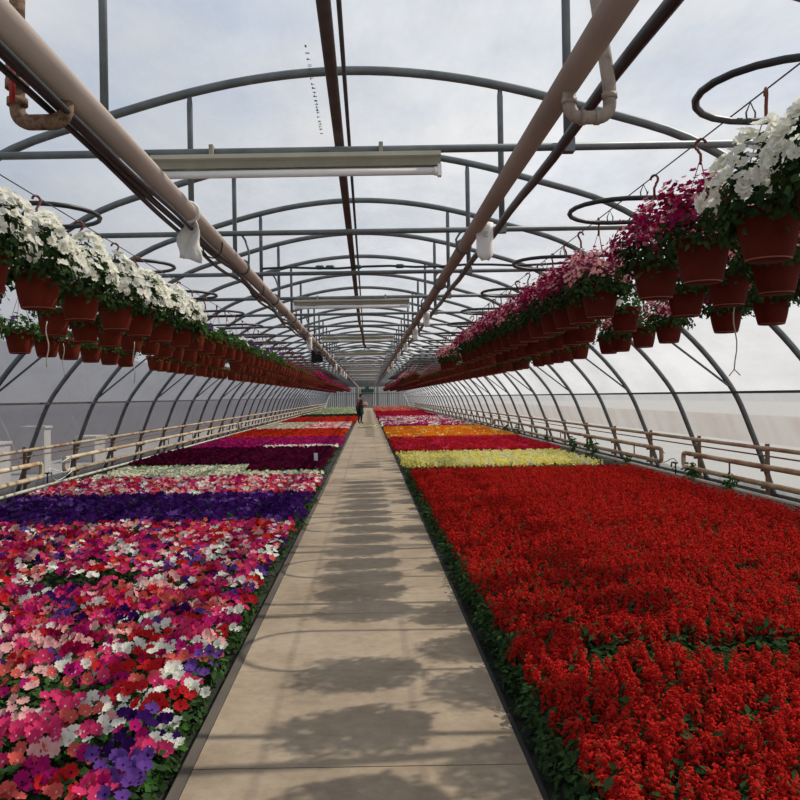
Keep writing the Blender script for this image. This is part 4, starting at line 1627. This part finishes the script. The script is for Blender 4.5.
def person(loc, rz):
    root = empty('person', loc, rz)
    J = {  # faces +y
        'pelvis': (0, 0, .93), 'belly': (0, .01, 1.08), 'chest': (0, .02, 1.28), 'neck': (0, .04, 1.46), 'skull': (0, .085, 1.56), 'crown': (0, .10, 1.67),
        'hipL': (-.09, 0, .90), 'kneeL': (-.11, .03, .49), 'ankL': (-.12, -.03, .09), 'toeL': (-.13, .12, .04),
        'hipR': (.09, 0, .90), 'kneeR': (.10, .07, .49), 'ankR': (.11, .03, .09), 'toeR': (.12, .18, .04),
        'shL': (-.175, .01, 1.40), 'elL': (-.24, .06, 1.14), 'wrL': (-.17, .27, 1.08), 'haL': (-.14, .34, 1.08),
        'shR': (.175, .01, 1.40), 'elR': (.25, .05, 1.15), 'wrR': (.19, .27, 1.12), 'haR': (.16, .34, 1.12)}
    Rd = {'pelvis': .135, 'belly': .125, 'chest': .14, 'neck': .055, 'skull': .085, 'crown': .06, 'hipL': .09, 'kneeL': .06, 'ankL': .042, 'toeL': .036, 'hipR': .09, 'kneeR': .06,
          'ankR': .042, 'toeR': .036, 'shL': .06, 'elL': .043, 'wrL': .03, 'haL': .034, 'shR': .06, 'elR': .043, 'wrR': .03, 'haR': .034}
    E = [('pelvis', 'belly'), ('belly', 'chest'), ('chest', 'neck'), ('neck', 'skull'), ('skull', 'crown'), ('pelvis', 'hipL'), ('hipL', 'kneeL'), ('kneeL', 'ankL'), ('ankL', 'toeL'),
         ('pelvis', 'hipR'), ('hipR', 'kneeR'), ('kneeR', 'ankR'), ('ankR', 'toeR'), ('chest', 'shL'), ('shL', 'elL'), ('elL', 'wrL'), ('wrL', 'haL'), ('chest', 'shR'), ('shR', 'elR'),
         ('elR', 'wrR'), ('wrR', 'haR')]

    def skin(name, names, scale, mat, extra=None, grow=None, pts=None):
        P_ = dict(J)
        if pts:
            P_.update(pts)
        ids = {n_: i for i, n_ in enumerate(names)}
        me = bpy.data.meshes.new(name)
        me.from_pydata([P_[n_] for n_ in names], [(ids[a_], ids[b__]) for a_, b__ in (extra or E) if a_ in ids and b__ in ids], [])
        me.materials.append(MATS[mat])
        o_ = obj(name, me, root)
        o_.modifiers.new('skin', 'SKIN').use_smooth_shade = True
        for i, n_ in enumerate(names):
            r_ = (grow or {}).get(n_, Rd.get(n_, .05)) * scale
            me.skin_vertices[0].data[i].radius = (r_, r_)
            me.skin_vertices[0].data[i].use_root = (i == 0)
        sd = o_.modifiers.new('sub', 'SUBSURF')
        sd.levels = sd.render_levels = 2
        return o_

    skin('body', list(J), 1.0, 'skin')
    skin('shirt', ['belly', 'pelvis', 'chest', 'shL', 'elL', 'shR', 'elR'], 1.16, 'shirt')
    skin('trousers', ['pelvis', 'hipL', 'kneeL', 'ankL', 'hipR', 'kneeR', 'ankR'], 1.2, 'trousers')
    for sfx in ('L', 'R'):
        skin('shoe', ['ank' + sfx, 'toe' + sfx], 1.25, 'shoe')
    # hands: five fingers each, closed round the bundle
    for sfx, sg in (('L', 1), ('R', -1)):
        hx, hy, hz0 = J['ha' + sfx]
        hm = MB()
        for fidx, (dz, ln) in enumerate(((.028, .062), (.010, .070), (-.008, .066), (-.026, .052))):
            hm.tube([(hx, hy + .005, hz0 + dz), (hx + sg * .02, hy + ln * .6, hz0 + dz), (hx + sg * .05, hy + ln * .72, hz0 + dz - .004), (hx + sg * .058, hy + ln * .45, hz0 + dz - .006)], [.010, .0095, .0085, .007], 6)
        hm.tube([(hx + sg * .012, hy - .02, hz0 + .03), (hx + sg * .04, hy + .005, hz0 + .045), (hx + sg * .055, hy + .03, hz0 + .038)], [.012, .010, .008], 6)
        hm.build('hand', 'skin', root)
    hd = MB()
    hd.ball((0, .115, 1.612), .078, .096, .118, 0, 16, 12)
    hd.add([(-.016, .205, 1.60), (.016, .205, 1.60), (0, .238, 1.595), (0, .207, 1.645)], [(0, 1, 2), (1, 3, 2), (3, 0, 2)], 0, True)
    for s_ in (-1, 1):
        hd.ball((s_ * .080, .105, 1.61), .012, .022, .034, 0, 8, 6)
        hd.ball((s_ * .030, .203, 1.632), .011, .008, .008, 1, 8, 6)
    hd.ball((0, .203, 1.566), .024, .008, .008, 2, 8, 6)
    hd.build('head', ['skin', 'hair', 'red_paint'], root)
    hr = MB()
    hr.ball((0, .092, 1.655), .090, .104, .098, 0, 16, 10)
    hr.ball((0, .035, 1.60), .075, .055, .10, 0, 12, 8)
    hr.build('hair', 'hair', root)
    ap = MB()
    nn = 14
    vs_, fs_ = [], []
    for j in range(6):
        t = j / 5
        z_ = 1.10 - .55 * t
        for i in range(nn + 1):
            a_ = -PI * .15 + PI * 1.3 * i / nn
            rr_ = .185 + .05 * t
            vs_.append((rr_ * math.cos(a_) * 1.02, .02 + rr_ * math.sin(a_) * .95, z_))
    for j in range(5):
        for i in range(nn):
            fs_.append((j * (nn + 1) + i, j * (nn + 1) + i + 1, (j + 1) * (nn + 1) + i + 1, (j + 1) * (nn + 1) + i))
    ap.add(vs_, fs_, 0, True)
    ao = ap.build('apron', 'apron', root)
    ao.modifiers.new('thick', 'SOLIDIFY').thickness = .008
    tag(root, 'person in a dark red shirt, dark apron and black trousers walking on the path', 'person')
    # what they carry
    bd = MB()
    for j in range(7):
        bd.ball((.0 + .11 * math.sin(j * 2.1), .36 + .05 * math.cos(j * 1.7), 1.14 + .05 * math.sin(j * 1.3)), .10, .09, .08, 0, 10, 7)
    bo = bd.build('carried_bundle', 'bundle_pink', None, loc)
    bo.rotation_euler = (0, 0, rz)
    tag(bo, 'pale pink bundle held in the arms of the person on the path', 'bundle')


person((-.38, 47.6, .05), math.radians(-62))

# ------------------------------------------------------------------ light, sky, camera
sun = bpy.data.lights.new('sun', 'SUN')
sun.energy = 5.2
sun.angle = math.radians(.6)
sun.color = (1, .93, .82)
so_ = bpy.data.objects.new('sun', sun)
COL.objects.link(so_)
so_.rotation_mode = 'QUATERNION'
so_.rotation_quaternion = Vector((-.81, -.37, -1)).normalized().to_track_quat('-Z', 'Y')
so_.location = (20, 10, 30)

w = bpy.data.worlds.new('sky')
SC.world = w
w.use_nodes = True
nt = w.node_tree
nt.nodes.clear()
wo = nt.nodes.new('ShaderNodeOutputWorld')
bg = nt.nodes.new('ShaderNodeBackground')
tc = nt.nodes.new('ShaderNodeTexCoord')
mp = nt.nodes.new('ShaderNodeMapping')
mp.inputs['Scale'].default_value = (1, 1, 2.2)
n = nt.nodes.new('ShaderNodeTexNoise')
n.inputs['Scale'].default_value = 2.6
n.inputs['Detail'].default_value = 6
n.inputs['Roughness'].default_value = .55
r = ramp(nt, [(.40, (.44, .57, .78)), (.54, (.68, .75, .84)), (.68, (.95, .95, .95))])
nt.links.new(tc.outputs['Generated'], mp.inputs['Vector'])
nt.links.new(mp.outputs['Vector'], n.inputs['Vector'])
nt.links.new(n.outputs['Fac'], r.inputs['Fac'])
sep = nt.nodes.new('ShaderNodeSeparateXYZ')
nt.links.new(tc.outputs['Generated'], sep.inputs[0])
mrz = nt.nodes.new('ShaderNodeMapRange')
mrz.inputs['From Min'].default_value = .02
mrz.inputs['From Max'].default_value = .32
mrz.inputs['To Min'].default_value = 1
mrz.inputs['To Max'].default_value = 0
nt.links.new(sep.outputs['Z'], mrz.inputs['Value'])
hz_mix = nt.nodes.new('ShaderNodeMix')
hz_mix.data_type = 'RGBA'
nt.links.new(mrz.outputs['Result'], hz_mix.inputs[0])
nt.links.new(r.outputs['Color'], hz_mix.inputs[6])
hz_mix.inputs[7].default_value = (.68, .68, .685, 1)
nt.links.new(hz_mix.outputs[2], bg.inputs['Color'])
bg.inputs['Strength'].default_value = .66
nt.links.new(bg.outputs[0], wo.inputs['Surface'])

cam = bpy.data.cameras.new('camera')
cam.sensor_width = 36
cam.lens = F / 800 * 36
cam.shift_x = (400 - 368) / 800
cam.shift_y = -(400 - 397) / 800
cam.clip_start = .05
cam.clip_end = 500
co = bpy.data.objects.new('camera', cam)
COL.objects.link(co)
co.location = (CAMX, 0, CAMH)
co.rotation_euler = (math.radians(90), math.radians(.95), 0)
SC.camera = co

SC.view_settings.view_transform = 'Standard'
SC.view_settings.look = 'None'
SC.view_settings.gamma = 1
SC.view_settings.exposure = 0
SC.cycles.transparent_max_bounces = 24
SC.cycles.max_bounces = 8
